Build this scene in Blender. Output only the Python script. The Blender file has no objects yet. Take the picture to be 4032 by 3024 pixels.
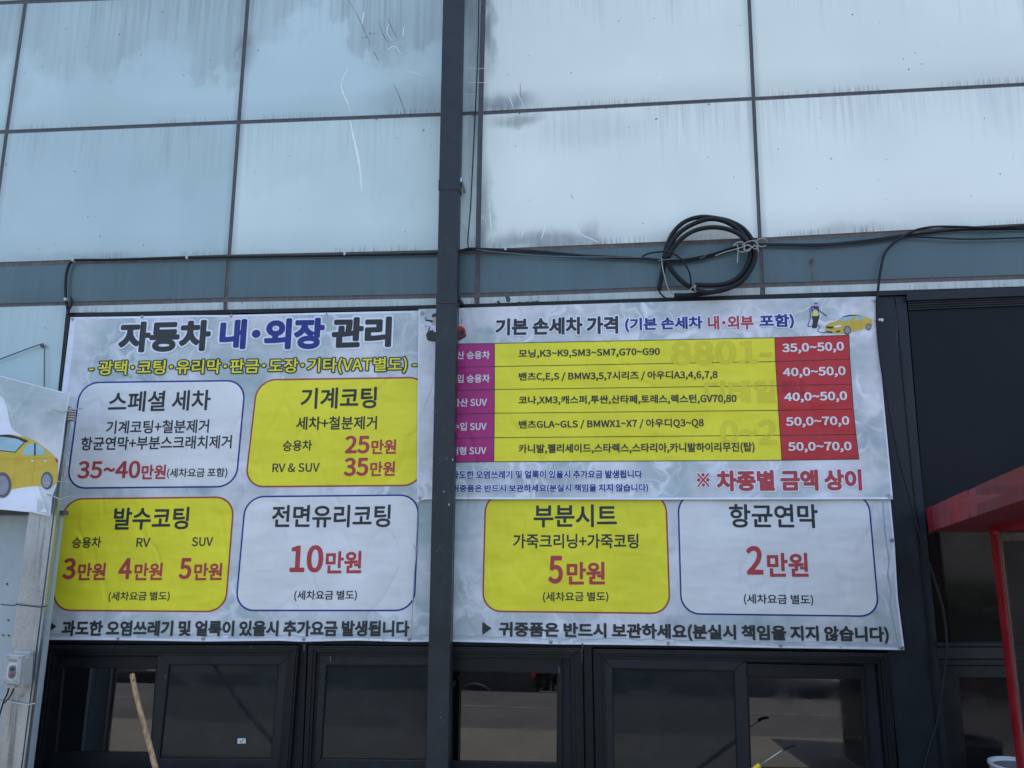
import bpy, bmesh, math, random
from mathutils import Vector, Matrix
random.seed(7)
S = bpy.context.scene
COL = S.collection

# ------------------------------------------------------------------ camera
F_PX = 3060.0                                   # focal length in pixels of a 4032 px wide frame
YAW, PITCH, ROLL = math.radians(-5.68), math.radians(10.59), math.radians(0.17)
EYE = Vector((0.0, -4.6, 1.7))
_fw = Vector((math.sin(YAW)*math.cos(PITCH), math.cos(YAW)*math.cos(PITCH), math.sin(PITCH)))
_r0 = Vector((math.cos(YAW), -math.sin(YAW), 0.0))
_u0 = _r0.cross(_fw)
_rt = math.cos(ROLL)*_r0 + math.sin(ROLL)*_u0
_up = -math.sin(ROLL)*_r0 + math.cos(ROLL)*_u0
cam = bpy.data.cameras.new("camera")
cam.sensor_fit = 'HORIZONTAL'; cam.sensor_width = 36.0
cam.lens = F_PX/4032*36.0
cam.clip_end = 500
cam_o = bpy.data.objects.new("camera", cam); COL.objects.link(cam_o)
cam_o.matrix_world = Matrix(((_rt.x, _up.x, -_fw.x, EYE.x), (_rt.y, _up.y, -_fw.y, EYE.y),
                             (_rt.z, _up.z, -_fw.z, EYE.z), (0, 0, 0, 1)))
S.camera = cam_o

# ------------------------------------------------------------------ light
SUN_EL, SUN_AZ = math.radians(76), math.radians(18)
world = bpy.data.worlds.new("World"); S.world = world; world.use_nodes = True
wn = world.node_tree
sky = wn.nodes.new('ShaderNodeTexSky'); sky.sky_type = 'NISHITA'; sky.sun_disc = False
sky.sun_elevation = SUN_EL; sky.sun_rotation = SUN_AZ
sky.air_density = 1.0; sky.dust_density = 2.5; sky.ozone_density = 1.0
bg = wn.nodes['Background']; bg.inputs['Strength'].default_value = 0.15
wn.links.new(sky.outputs['Color'], bg.inputs['Color'])
sl = bpy.data.lights.new("sun", 'SUN'); sl.energy = 3.0; sl.angle = math.radians(0.5); sl.color = (1.0, 0.95, 0.88)
so = bpy.data.objects.new("sun", sl); COL.objects.link(so)
sd = Vector((math.cos(SUN_EL)*math.sin(SUN_AZ), math.cos(SUN_EL)*math.cos(SUN_AZ), math.sin(SUN_EL)))
so.rotation_euler = sd.to_track_quat('Z', 'Y').to_euler()
S.view_settings.view_transform = 'Standard'; S.view_settings.look = 'None'
S.view_settings.gamma = 1.0; S.view_settings.use_curve_mapping = False
S.view_settings.exposure = 1.5

# ------------------------------------------------------------------ placing things
def W(px, py, y=0.0):
    """point of the vertical plane Y=y that the photograph shows at px,py"""
    d = _fw*F_PX + _rt*(px-2016) - _up*(py-1512)
    return EYE + d*((y-EYE.y)/d.y)
def WD(px, py, dist):
    """point at a given distance along the view axis"""
    d = _fw*F_PX + _rt*(px-2016) - _up*(py-1512)
    return EYE + d*(dist/F_PX)
def RG(x0, y0, k):
    return lambda x, y: (x0+k*x, y0+k*y)
A = RG(0, 1150, .4521); B = RG(900, 1150, .4521); Cc = RG(1600, 1150, .4521); D = RG(2500, 1150, .4521)
E = RG(3300, 1050, .3315); G = RG(0, 1850, .4521); H = RG(900, 1850, .4521); I = RG(1700, 1850, .4521)
J = RG(2600, 1850, .4521); K = RG(3232, 1500, .3617); L = RG(0, 2424, .3617); M = RG(700, 2424, .3617)
N = RG(1600, 2424, .3617); O = RG(2300, 2424, .4521); P = RG(3232, 2100, .5571); Q = RG(0, 650, .4521)
R = RG(1500, 650, .4521); SS = RG(2400, 750, .3617); T1 = RG(0, 0, .4521); T2 = RG(900, 0, .4521)
T3 = RG(1700, 0, .4521); T4 = RG(2700, 0, .6027)
def lean(x, y): return (x-2237)/(16600.0+y)     # how far a plumb line drifts sideways per pixel of height
def plin(pts):
    def f(x):
        if x <= pts[0][0]: a, b = pts[0], pts[1]
        elif x >= pts[-1][0]: a, b = pts[-2], pts[-1]
        else:
            for a, b in zip(pts, pts[1:]):
                if a[0] <= x <= b[0]: break
        return a[1]+(b[1]-a[1])*(x-a[0])/(b[0]-a[0])
    return f

# ------------------------------------------------------------------ materials
def lin(r, g, b):
    f = lambda c: (c/255/12.92) if c/255 <= .04045 else ((c/255+.055)/1.055)**2.4
    return (f(r), f(g), f(b), 1)
class NT:
    def __init__(s, name):
        s.m = bpy.data.materials.new(name); s.m.use_nodes = True; s.t = s.m.node_tree
        s.b = s.t.nodes['Principled BSDF']
    def n(s, kind, **kw):
        nd = s.t.nodes.new(kind)
        for k, v in kw.items(): setattr(nd, k, v)
        return nd
    def set(s, sock, v):
        if hasattr(v, 'is_linked') or hasattr(v, 'links'): s.t.links.new(v, sock)
        else: sock.default_value = v
    def mth(s, op, a, b=0.0, c=0.0, clamp=False):
        nd = s.n('ShaderNodeMath', operation=op); nd.use_clamp = clamp
        s.set(nd.inputs[0], a); s.set(nd.inputs[1], b); s.set(nd.inputs[2], c); return nd.outputs[0]
    def mix(s, f, a, b, mode='MIX'):
        nd = s.n('ShaderNodeMix', data_type='RGBA', blend_type=mode)
        s.set(nd.inputs['Factor'], f); s.set(nd.inputs['A'], a); s.set(nd.inputs['B'], b)
        return nd.outputs['Result']
    def ramp(s, v, lo, hi, a=0.0, b=1.0, smooth=True):
        nd = s.n('ShaderNodeMapRange'); nd.interpolation_type = 'SMOOTHSTEP' if smooth else 'LINEAR'
        for i, x in enumerate((v, lo, hi, a, b)): s.set(nd.inputs[i], x)
        return nd.outputs[0]
    def pos(s, sx=1, sy=1, sz=1, off=(0, 0, 0)):
        if not hasattr(s, '_p'): s._p = s.n('ShaderNodeNewGeometry').outputs['Position']
        nd = s.n('ShaderNodeMapping'); nd.inputs['Scale'].default_value = (sx, sy, sz); nd.inputs['Location'].default_value = off
        s.t.links.new(s._p, nd.inputs['Vector']); return nd.outputs[0]
    def noise(s, vec, scale=1.0, detail=3.0, rough=.5, out='Fac'):
        nd = s.n('ShaderNodeTexNoise'); nd.inputs['Scale'].default_value = scale
        nd.inputs['Detail'].default_value = detail; nd.inputs['Roughness'].default_value = rough
        s.t.links.new(vec, nd.inputs['Vector']); return nd.outputs[out]
    def bump(s, h, strength=.3, dist=.01):
        nd = s.n('ShaderNodeBump'); nd.inputs['Strength'].default_value = strength; nd.inputs['Distance'].default_value = dist
        s.t.links.new(h, nd.inputs['Height']); s.t.links.new(nd.outputs[0], s.b.inputs['Normal'])
    def col(s, c): s.set(s.b.inputs['Base Color'], c)
    def rough(s, v): s.set(s.b.inputs['Roughness'], v)
    def p(s, **kw):
        for k, v in kw.items(): s.set(s.b.inputs[k.replace('_', ' ')], v)

def simple(name, c, rough=.5, metal=0.0, var=.12, scale=9, bump=.1, spec=.5, dirt=None):
    t = NT(name); v = t.noise(t.pos(), scale, 4, .6); w = t.noise(t.pos(1, 1, .12), scale*6, 2, .5)
    f = t.mth('ADD', t.mth('MULTIPLY', v, 2*var), t.mth('MULTIPLY', w, var))
    dark = tuple(x*(1-1.5*var) for x in c[:3])+(1,); lite = tuple(min(1, x*(1+1.5*var)) for x in c[:3])+(1,)
    cc = t.mix(t.ramp(f, .5*var*2, 2.6*var, 0, 1), dark, lite)
    if dirt:
        cc = t.mix(t.mth('MULTIPLY', t.ramp(t.noise(t.pos(), scale*2.3, 6, .7), .52, .72), .6), cc, dirt)
    t.col(cc); t.rough(t.ramp(v, .3, .7, rough*.85, min(1, rough*1.2))); t.p(Metallic=metal, Specular_IOR_Level=spec)
    if bump: t.bump(t.noise(t.pos(), scale*8, 4, .6), bump, .002)
    return t.m

SMUDGES = [(1930, 120, 24, 170, .75), (1852, 300, 42, 620, .55), (2000, 402, 110, 42, .8), (2035, 470, 85, 30, .75), (2133, 948, 250, 42, .75),
           (2313, 925, 55, 52, .6), (958, 200, 44, 80, .6), (1640, 395, 190, 85, .5), (1908, 850, 30, 190, .55), (2330, 520, 210, 75, .22),
           (60, 330, 60, 130, .25), (1560, 150, 150, 170, .3), (2700, 935, 150, 30, .35), (3350, 905, 220, 26, .3), (300, 1010, 300, 26, .3)]
def panel_mat(name, grime, base, grimec=(138, 146, 146), seed=0.0, run=1.0, smudge=True):
    """glossy pale cladding panel: rain streaks run down from and sit above every joint (UV = place on the panel)"""
    t = NT(name)
    uv = t.n('ShaderNodeUVMap', uv_map='UVMap').outputs[0]
    sp = t.n('ShaderNodeSeparateXYZ'); t.t.links.new(uv, sp.inputs[0]); u, v = sp.outputs[0], sp.outputs[1]   # metres from left / from top
    uv2 = t.n('ShaderNodeUVMap', uv_map='FromEnd').outputs[0]
    sp2 = t.n('ShaderNodeSeparateXYZ'); t.t.links.new(uv2, sp2.inputs[0]); ur, vb = sp2.outputs[0], sp2.outputs[1]
    streak = t.noise(t.pos(75, 1, 1.1, (seed, 0, 0)), 1, 2, .5)
    streak2 = t.noise(t.pos(26, 1, .5, (seed+3, 0, 0)), 1, 3, .5)
    big = t.noise(t.pos(1.1, 1, 1.0, (seed*1.7, 0, seed)), 1, 5, .55)
    wisp = t.noise(t.pos(9, 1, 2.4, (seed, 0, 2)), 1, 5, .65)
    # upward fringe over the lower joint
    low = t.mth('MULTIPLY', t.ramp(vb, .085, .0), t.ramp(streak, .35, .65, .25, 1))
    low = t.mth('MULTIPLY', low, t.ramp(t.noise(t.pos(1.6, 1, .3, (seed*3, 0, 1)), 1, 3, .6), .38, .62, .25, 1.1))
    low = t.mth('MAXIMUM', low, t.mth('MULTIPLY', t.ramp(vb, .22, .0), .35))
    # runs below the upper joint
    top = t.mth('MULTIPLY', t.ramp(v, t.mth('MULTIPLY', t.ramp(streak2, .3, .7), .55), .0), t.ramp(streak, .38, .7, .15, .9))
    side = t.mth('MAXIMUM', t.ramp(u, .05, .0), t.ramp(ur, .05, .0))
    clump = t.ramp(t.noise(t.pos(2.2, 1, .4, (seed*2, 0, 5)), 1, 3, .6), .36, .66, .12, 1.0)
    dirt = t.mth('ADD', t.mth('MULTIPLY', low, .6*run), t.mth('MULTIPLY', t.mth('MULTIPLY', top, clump), .42*run))
    dirt = t.mth('ADD', dirt, t.mth('MULTIPLY', side, .4*run))
    if smudge:
        wv = t.noise(t.pos(3.5, 1, 3.5, (seed, 0, 0)), 1, 5, .6, 'Color')
        wn = t.n('ShaderNodeVectorMath', operation='MULTIPLY_ADD'); t.t.links.new(wv, wn.inputs[0]); wn.inputs[1].default_value = (.2, 0, .2)
        t.t.links.new(t.pos(1, 1, 1, (-.10, 0, -.10)), wn.inputs[2]); tot = None
        for (bx, bz, rx, rz, st) in SMUDGES:
            c = W(bx, bz, 0); kx, kz = rx*.00152, rz*.00152
            mp = t.n('ShaderNodeMapping'); mp.inputs['Location'].default_value = (-c.x/kx, 0, -c.z/kz); mp.inputs['Scale'].default_value = (1/kx, 0, 1/kz)
            t.t.links.new(wn.outputs[0], mp.inputs['Vector'])
            ln = t.n('ShaderNodeVectorMath', operation='LENGTH'); t.t.links.new(mp.outputs[0], ln.inputs[0])
            v_ = t.ramp(ln.outputs['Value'], 1.7, .2, 0.0, st); tot = v_ if tot is None else t.mth('MAXIMUM', tot, v_)
        fine = t.ramp(streak2, .25, .75, .7, 1.0)
        dirt = t.mth('ADD', dirt, t.mth('MULTIPLY', tot, fine))
    cloud0 = t.noise(t.pos(1.9, 1, 1.3, (seed+4, 0, 7)), 1, 2, .5)
    # a film of dust over the upper part, wiped away below a ragged line
    edge = t.mth('ADD', t.mth('MULTIPLY', big, 1.9), t.mth('MULTIPLY', t.noise(t.pos(11, 1, 1.1, (seed, 0, 2)), 1, 4, .6), .30)); edge = t.mth('SUBTRACT', edge, .28)
    edge = t.mth('SUBTRACT', edge, t.mth('MULTIPLY', v, .75))
    film = t.mth('MULTIPLY', t.ramp(edge, .40, t.ramp(cloud0, .3, .7, .47, .80)), grime)
    film = t.mth('MULTIPLY', film, t.ramp(streak2, .25, .75, .55, 1)); film = t.mth('MULTIPLY', film, t.ramp(streak, .3, .7, .8, 1))
    dirt = t.mth('ADD', dirt, film, clamp=True)
    cloud = t.noise(t.pos(.8, 1, .7, (seed+9, 0, 0)), 1, 3, .5)
    b0 = lin(*base); b1 = lin(*[max(0, c-12) for c in base])
    c = t.mix(t.ramp(cloud, .35, .65), b0, b1)
    c = t.mix(dirt, c, lin(*grimec))
    spk = t.ramp(t.noise(t.pos(1, 1, 1, (seed, 0, 0)), 22, 2, .5), .735, .75)
    c = t.mix(t.mth('MULTIPLY', spk, .6), c, lin(70, 75, 80))
    t.col(c); t.rough(t.ramp(dirt, 0, 1, .28, .6)); t.p(Specular_IOR_Level=.5)
    t.bump(t.noise(t.pos(), 260, 2, .5), .06, .001)
    return t.m

m_panels = [panel_mat('pale_cladding_dusty', .5, (194, 214, 211), seed=1.3),
            panel_mat('pale_cladding', .16, (188, 208, 206), seed=4.1),
            panel_mat('pale_cladding_sky_bright', .03, (237, 243, 230), seed=7.7),  # little film; brighter sky reflection on the right is put into the base colour
            panel_mat('pale_cladding_middle', .12, (210, 225, 218), seed=9.2)]
m_teal = panel_mat('teal_band_cladding', .35, (82, 108, 112), (76, 88, 90), seed=2.2, run=.55)
m_trim = panel_mat('white_trim_cladding', .3, (204, 216, 212), (128, 130, 126), seed=5.0, run=.5)
m_joint = simple('joint_sealant', lin(98, 100, 104), .8, var=.15, scale=14, spec=.2, dirt=lin(82, 76, 74))
m_joint_b = simple('weathered_sealant', lin(110, 106, 104), .85, var=.2, scale=20, spec=.2, dirt=lin(92, 82, 78))
m_dark = simple('black_window_metal', lin(17, 21, 24), .45, var=.25, scale=5, spec=.35, dirt=lin(30, 35, 38))
m_dark2 = simple('charcoal_cladding', lin(34, 40, 47), .5, var=.2, scale=3, spec=.3, dirt=lin(34, 40, 48))
m_slate = simple('dark_slate_sheet', lin(21, 27, 33), .45, var=.1, scale=1.5, spec=.15)
m_pipe = simple('dark_painted_pipe', lin(40, 46, 50), .42, var=.2, scale=5, spec=.4, dirt=lin(58, 60, 60))
m_black = simple('black_rubber', lin(26, 30, 34), .55, var=.2, scale=30, spec=.3)
m_grey_cable = simple('grey_cord', lin(110, 116, 122), .6, var=.1, scale=30)
m_rope = simple('white_rope', lin(168, 168, 160), .8, var=.15, scale=60)
m_steel = simple('screw_steel', lin(175, 180, 186), .3, metal=.8, var=.1, scale=40)
m_redpaint = simple('weathered_red_paint', lin(150, 28, 40), .5, var=.25, scale=6, dirt=lin(118, 50, 60))
m_pinkred = simple('faded_red_fascia', lin(136, 50, 62), .6, var=.2, scale=5, dirt=lin(150, 76, 88))
m_tan = simple('yellowed_sealing_tape', lin(120, 110, 96), .8, var=.25, scale=25, dirt=lin(80, 70, 60))
m_plastic = simple('grey_switch_plastic', lin(168, 172, 170), .45, var=.06, scale=20)
m_wood = None
def wood():
    t = NT('worn_wooden_handle'); g = t.noise(t.pos(60, 60, 5), 1, 4, .6)
    c = t.mix(t.ramp(g, .35, .65), lin(118, 92, 64), lin(166, 138, 104))
    c = t.mix(t.ramp(t.noise(t.pos(), 14, 4, .6), .58, .7), c, lin(88, 66, 44)); t.col(c); t.rough(.55); t.bump(g, .2, .002); return t.m
m_wood = wood()
def galv():
    t = NT('galvanised_steel'); vo = t.n('ShaderNodeTexVoronoi'); vo.inputs['Scale'].default_value = 210
    t.t.links.new(t.pos(1, 1, .8), vo.inputs['Vector']); sp = t.noise(vo.outputs['Position'], 60, 2)
    st = t.noise(t.pos(30, 30, 1.2), 1, 3, .6); bl = t.noise(t.pos(6, 6, 2.5), 1, 5, .65)
    c = t.mix(sp, lin(172, 180, 186), lin(196, 203, 208)); c = t.mix(t.mth('MULTIPLY', t.ramp(st, .57, .66), .6), c, lin(116, 122, 126))
    c = t.mix(t.mth('MULTIPLY', t.ramp(bl, .42, .68), .5), c, lin(138, 146, 152))
    t.col(c); t.p(Metallic=.85); t.rough(t.ramp(sp, .2, .8, .26, .38)); return t.m
m_galv = galv()
m_white = simple('white_enamel', lin(196, 200, 200), .5, var=.06)
def glass(name, c, rough, ior):
    t = NT(name); sm = t.noise(t.pos(4, 1, 7), 1, 4, .65); t.col(t.mix(t.ramp(sm, .45, .75), lin(*c), lin(*[x+9 for x in c]))); t.rough(t.ramp(sm, .4, .8, rough, rough+.10)); t.p(IOR=ior)
    t.bump(t.noise(t.pos(), 1.3, 1, .3), .05, .01); return t.m
m_glass = glass('dark_window_glass', (8, 10, 11), .012, 1.95)
m_glass_s = glass('screened_window_glass', (37, 41, 41), .05, 1.36)
m_glass_r = glass('dark_shop_glass', (24, 22, 22), .08, 1.45)

def cloth_relief(t):
    a = t.noise(t.pos(1.6, 1, 3.4, (2, 0, 1)), 1, 3, .55); b = t.noise(t.pos(5, 1, 2.2, (8, 0, 3)), 1, 2, .6)
    cr = t.mth('ABSOLUTE', t.mth('SUBTRACT', t.noise(t.pos(2.3, 1, 1.3, (5, 0, 9)), 1, 2, .5), .5))
    h = t.mth('ADD', t.mth('MULTIPLY', a, 1.0), t.mth('MULTIPLY', b, .35)); h = t.mth('ADD', h, t.mth('MULTIPLY', t.ramp(cr, .0, .035), .10))
    h = t.mth('ADD', h, t.mth('MULTIPLY', t.noise(t.pos(), 420, 1, .5), .012)); t.bump(h, .5, .05)
def print_mat(name, c, rough=.42, var=.05):
    t = NT(name); n1 = t.noise(t.pos(), 3, 3, .5)
    c = tuple(c); a = tuple(x*(1-var) for x in c[:3])+(1,); b = tuple(min(1, x*(1+var)) for x in c[:3])+(1,)
    t.col(t.mix(t.ramp(n1, .3, .7), a, b)); t.rough(rough); t.p(Specular_IOR_Level=.35)
    cloth_relief(t); return t.m
def marble_mat(name, seed, veil=1.0):
    """printed pale water-ripple picture: lavender grey with white bent lines"""
    t = NT(name); off = (seed, 0, seed*.6)
    w = t.noise(t.pos(2.4, 1, 2.4, off), 1, 3, .55, 'Color')
    mx = t.n('ShaderNodeVectorMath', operation='MULTIPLY_ADD'); t.t.links.new(w, mx.inputs[0]); mx.inputs[1].default_value = (.9, 0, .9)
    t.t.links.new(t.pos(1, 0.0, 1, off), mx.inputs[2])
    lines = None
    for sc, wd, st in ((2.7, .085, 1.0), (5.2, .075, .6)):
        vo = t.n('ShaderNodeTexVoronoi', feature='DISTANCE_TO_EDGE'); vo.inputs['Scale'].default_value = sc
        t.t.links.new(mx.outputs[0], vo.inputs['Vector'])
        l = t.mth('MULTIPLY', t.ramp(vo.outputs['Distance'], wd, 0.0), st)
        lines = l if lines is None else t.mth('MAXIMUM', lines, l)
    fade = t.ramp(t.noise(t.pos(2, 1, 2, (seed+5, 0, 1)), 1, 3, .6), .38, .62)
    lines = t.mth('MULTIPLY', lines, t.mth('MULTIPLY', fade, .62*veil))
    hz = t.noise(t.pos(1.6, 1, 1.6, (seed+2, 0, 3)), 1, 4, .6)
    hz2 = t.noise(t.pos(2.2, 1, 2.8, (seed+8, 0, 6)), 1, 4, .6)
    c = t.mix(t.ramp(hz, .35, .65), lin(170, 184, 184), lin(216, 214, 216))
    c = t.mix(t.ramp(hz2, .5, .75), c, lin(146, 164, 168))
    c = t.mix(lines, c, lin(232, 234, 238))
    t.col(c); t.rough(.42); t.p(Specular_IOR_Level=.35)
    cloth_relief(t); return t.m
m_marble = marble_mat('printed_ripple_picture', 3.0); m_marble2 = marble_mat('printed_ripple_picture_bright', 11.0, 1.4)
m_marble3 = marble_mat('printed_ripple_picture_pale', 21.0, .8)
m_hem = print_mat('banner_hem', lin(206, 210, 220))
INK = {k: print_mat('ink_'+k, lin(*c), v) for k, (c, v) in dict(
    white=((220, 221, 219), .42), black=((50, 53, 54), .45), blue=((40, 52, 128), .4), red=((176, 66, 70), .45),
    yellow=((230, 221, 50), .42), magenta=((170, 44, 116), .42), crimson=((186, 46, 52), .42), halo=((222, 226, 236), .42),
    ghost=((216, 204, 46), .42), ghostred=((168, 34, 46), .42), border=((40, 52, 132), .4), borderred=((168, 72, 66), .4), rule=((52, 54, 30), .42),
    carbody=((200, 174, 66), .42), carshade=((190, 156, 40), .42), carglass=((150, 186, 196), .42), cardark=((48, 48, 52), .42),
    tyre=((92, 92, 98), .42), rim=((140, 142, 152), .42), skin=((204, 168, 148), .42), shirt=((60, 66, 150), .42),
    spray=((196, 206, 222), .42), fold_shade=((160, 172, 186), .42), limewhite=((214, 214, 120), .42)).items()}

# ------------------------------------------------------------------ object helpers
def tag(o, label=None, cat=None, group=None, kind=None):
    if label: o['label'] = label
    if cat: o['category'] = cat
    if group: o['group'] = group
    if kind: o['kind'] = kind
    return o
def link(name, me, parent=None, mat=None):
    o = bpy.data.objects.new(name, me); COL.objects.link(o)
    if mat is not None: me.materials.append(mat)
    if parent is not None:
        o.parent = parent; o.matrix_parent_inverse = Matrix.Translation(parent_world(parent)).inverted()
    return o
def parent_world(p):
    v = Vector((0, 0, 0))
    while p is not None:
        v += p.location; p = p.parent
        if p is not None: pass
    return v
def empty(name, loc, label, cat, group=None, kind=None):
    o = bpy.data.objects.new(name, None); COL.objects.link(o); o.location = loc; o.empty_display_size = .1
    return tag(o, label, cat, group, kind)
def sub(name, me, parent, mat):
    """child whose vertices are given in world space; parent sits unrotated at parent['_w']"""
    o = bpy.data.objects.new(name, me); COL.objects.link(o)
    if mat is not None: me.materials.append(mat)
    if parent is not None:
        w = WORLD_AT.get(parent.name, Vector((0, 0, 0)))
        me.transform(Matrix.Translation(-w)); o.parent = parent; WORLD_AT[o.name] = w
    return o
WORLD_AT = {}
def root(name, loc, label, cat, group=None):
    o = empty(name, loc, label, cat, group); WORLD_AT[o.name] = Vector(loc); return o
def me_from(name, vs, fs, smooth=False):
    me = bpy.data.meshes.new(name); me.from_pydata([tuple(v) for v in vs], [], fs); me.update()
    if smooth:
        for p in me.polygons: p.use_smooth = True
    return me
def bm_me(bm, name, smooth=False):
    bmesh.ops.recalc_face_normals(bm, faces=bm.faces[:])
    me = bpy.data.meshes.new(name); bm.to_mesh(me); bm.free()
    if smooth:
        for p in me.polygons: p.use_smooth = True
    return me
def bevel(bm, w, seg=2):
    if w: bmesh.ops.bevel(bm, geom=bm.edges[:], offset=w, segments=seg, affect='EDGES', profile=.6)
def slab_me(name, pts, y, thick, bev=.0):
    """outline pts (photo pixels read on plane Y=y) given real thickness behind it"""
    bm = bmesh.new(); w = [W(a, b, y) for a, b in pts]
    f = [bm.verts.new(p) for p in w]; k = [bm.verts.new((p.x, p.y+thick, p.z)) for p in w]
    bm.faces.new(f); bm.faces.new(k[::-1]); n = len(pts)
    for i in range(n): bm.faces.new((f[i], k[i], k[(i+1) % n], f[(i+1) % n]))
    bevel(bm, bev); return bm_me(bm, name)
def slab(name, pts, y, thick, mat, parent=None, bev=.0, uv=False):
    me = slab_me(name, pts, y, thick, bev)
    if uv:
        P3 = [W(a, b, y) for a, b in pts]; x0 = min(p.x for p in P3); x1 = max(p.x for p in P3)
        zt = lambda x: P3[0].z+(P3[1].z-P3[0].z)*(x-P3[0].x)/max(1e-6, P3[1].x-P3[0].x)
        zb = lambda x: P3[3].z+(P3[2].z-P3[3].z)*(x-P3[3].x)/max(1e-6, P3[2].x-P3[3].x)
        l1 = me.uv_layers.new(name='UVMap'); l2 = me.uv_layers.new(name='FromEnd')
        for lp in me.loops:
            c = me.vertices[lp.vertex_index].co
            l1.data[lp.index].uv = (c.x-x0, zt(c.x)-c.z); l2.data[lp.index].uv = (x1-c.x, c.z-zb(c.x))
    return sub(name, me, parent, mat)
def box_me(name, lo, hi, bev=0.0):
    bm = bmesh.new(); bmesh.ops.create_cube(bm, size=1)
    for v in bm.verts: v.co = Vector([(lo[i]+hi[i])/2+v.co[i]*(hi[i]-lo[i]) for i in range(3)])
    bevel(bm, bev); return bm_me(bm, name)
def box(name, lo, hi, mat, parent=None, bev=0.0): return sub(name, box_me(name, lo, hi, bev), parent, mat)
def catmull(pts, n=8, closed=False):
    pts = [Vector(p) for p in pts]; out = []
    N_ = len(pts); rng = range(N_ if closed else N_-1)
    g = lambda i: pts[i % N_] if closed else pts[max(0, min(N_-1, i))]
    for i in rng:
        a, b, c, d = g(i-1), g(i), g(i+1), g(i+2)
        for k in range(n):
            t = k/n; out.append(.5*((2*b)+(c-a)*t+(2*a-5*b+4*c-d)*t*t+(3*b-a-3*c+d)*t**3))
    if not closed: out.append(pts[-1])
    return out
def tube_me(name, path, r, seg=10, ribs=None, taper=None):
    """swept tube; ribs=(pitch, depth) gives corrugated conduit"""
    if ribs:
        q = [path[0]]; step = ribs[0]/2
        for a, b in zip(path, path[1:]):
            l = (b-a).length; k = max(1, int(round(l/step)))
            for i in range(1, k+1): q.append(a.lerp(b, i/k))
        path = q
    vs, fs = [], []; up = Vector((0, -1, 0)); prev = None; n = len(path)
    for i, p in enumerate(path):
        d = (path[min(i+1, n-1)]-path[max(i-1, 0)]); d = d.normalized() if d.length > 1e-9 else Vector((0, 0, 1))
        u = d.cross(up) if prev is None else prev-d*prev.dot(d)
        if u.length < 1e-6: u = d.orthogonal()
        u.normalize(); v = d.cross(u); prev = u
        rr = r if not taper else r*(taper[0]+(taper[1]-taper[0])*i/(n-1))
        if ribs and i % 2: rr -= ribs[1]
        for k in range(seg):
            a = 2*math.pi*k/seg; vs.append(p+u*math.cos(a)*rr+v*math.sin(a)*rr)
    for i in range(n-1):
        for k in range(seg):
            a = i*seg+k; b = i*seg+(k+1) % seg; fs.append((a, b, b+seg, a+seg))
    fs.append(tuple(range(seg))[::-1]); fs.append(tuple((n-1)*seg+k for k in range(seg)))
    return me_from(name, vs, fs, smooth=not ribs)
def tube(name, path, r, mat, parent=None, **kw): return sub(name, tube_me(name, path, r, **kw), parent, mat)
def wirepath(pts, y, n=6):
    """pts: (px,py) or (px,py,Y)"""
    return catmull([W(p[0], p[1], p[2] if len(p) > 2 else y) for p in pts], n)
def cyl_me(name, c, axis, r, h, seg=20, bev=0.0, r2=None):
    bm = bmesh.new(); bmesh.ops.create_cone(bm, cap_ends=True, segments=seg, radius1=r, radius2=r if r2 is None else r2, depth=h)
    bevel(bm, bev, 1); q = Vector((0, 0, 1)).rotation_difference(Vector(axis)).to_matrix().to_4x4()
    bmesh.ops.transform(bm, matrix=Matrix.Translation(Vector(c)) @ q, verts=bm.verts[:]); return bm_me(bm, name)

# ------------------------------------------------------------------ setting
def grid_ground(name, x0, x1, y0, y1, nx, ny, zf, mat):
    vs = [(x0+(x1-x0)*i/nx, y0+(y1-y0)*j/ny, zf(x0+(x1-x0)*i/nx, y0+(y1-y0)*j/ny)) for j in range(ny+1) for i in range(nx+1)]
    fs = [(j*(nx+1)+i, j*(nx+1)+i+1, (j+1)*(nx+1)+i+1, (j+1)*(nx+1)+i) for j in range(ny) for i in range(nx)]
    o = sub(name, me_from(name, vs, fs, True), None, mat); o['kind'] = 'structure'; return o
zg = plin([(-300, -1.3), (-12, -1.25), (-7, -1.15), (-5.4, -.1), (-5.0, 0.0), (30, 0.0)])
def asphalt():
    t = NT('asphalt'); n1 = t.noise(t.pos(), 1.1, 5, .6); n2 = t.noise(t.pos(), 160, 2, .6)
    c = t.mix(t.ramp(n1, .35, .65), (.055, .054, .052, 1), (.085, .083, .08, 1)); c = t.mix(t.mth('MULTIPLY', n2, .4), c, (.16, .155, .15, 1))
    t.col(c); t.rough(.85); t.bump(n2, .4, .004); return t.m
m_asphalt = asphalt()
m_conc = simple('worn_concrete', (.19, .178, .155, 1), .85, var=.15, scale=2, bump=.2)
grid_ground('ground', -120, 120, -200, 60, 12, 130, lambda x, y: zg(y), m_asphalt)
pv = sub('concrete_apron', box_me('concrete_apron', (-9, -2.42, -.05), (9, -.02, .006), .003), None, m_conc); pv['kind'] = 'structure'
m_line = simple('worn_road_paint', (.2, .19, .17, 1), .7, var=.3)
o = sub('road_marking', box_me('road_marking', (-9, -3.28, 0.0), (9, -3.24, .004)), None, m_line); o['kind'] = 'structure'

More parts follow.
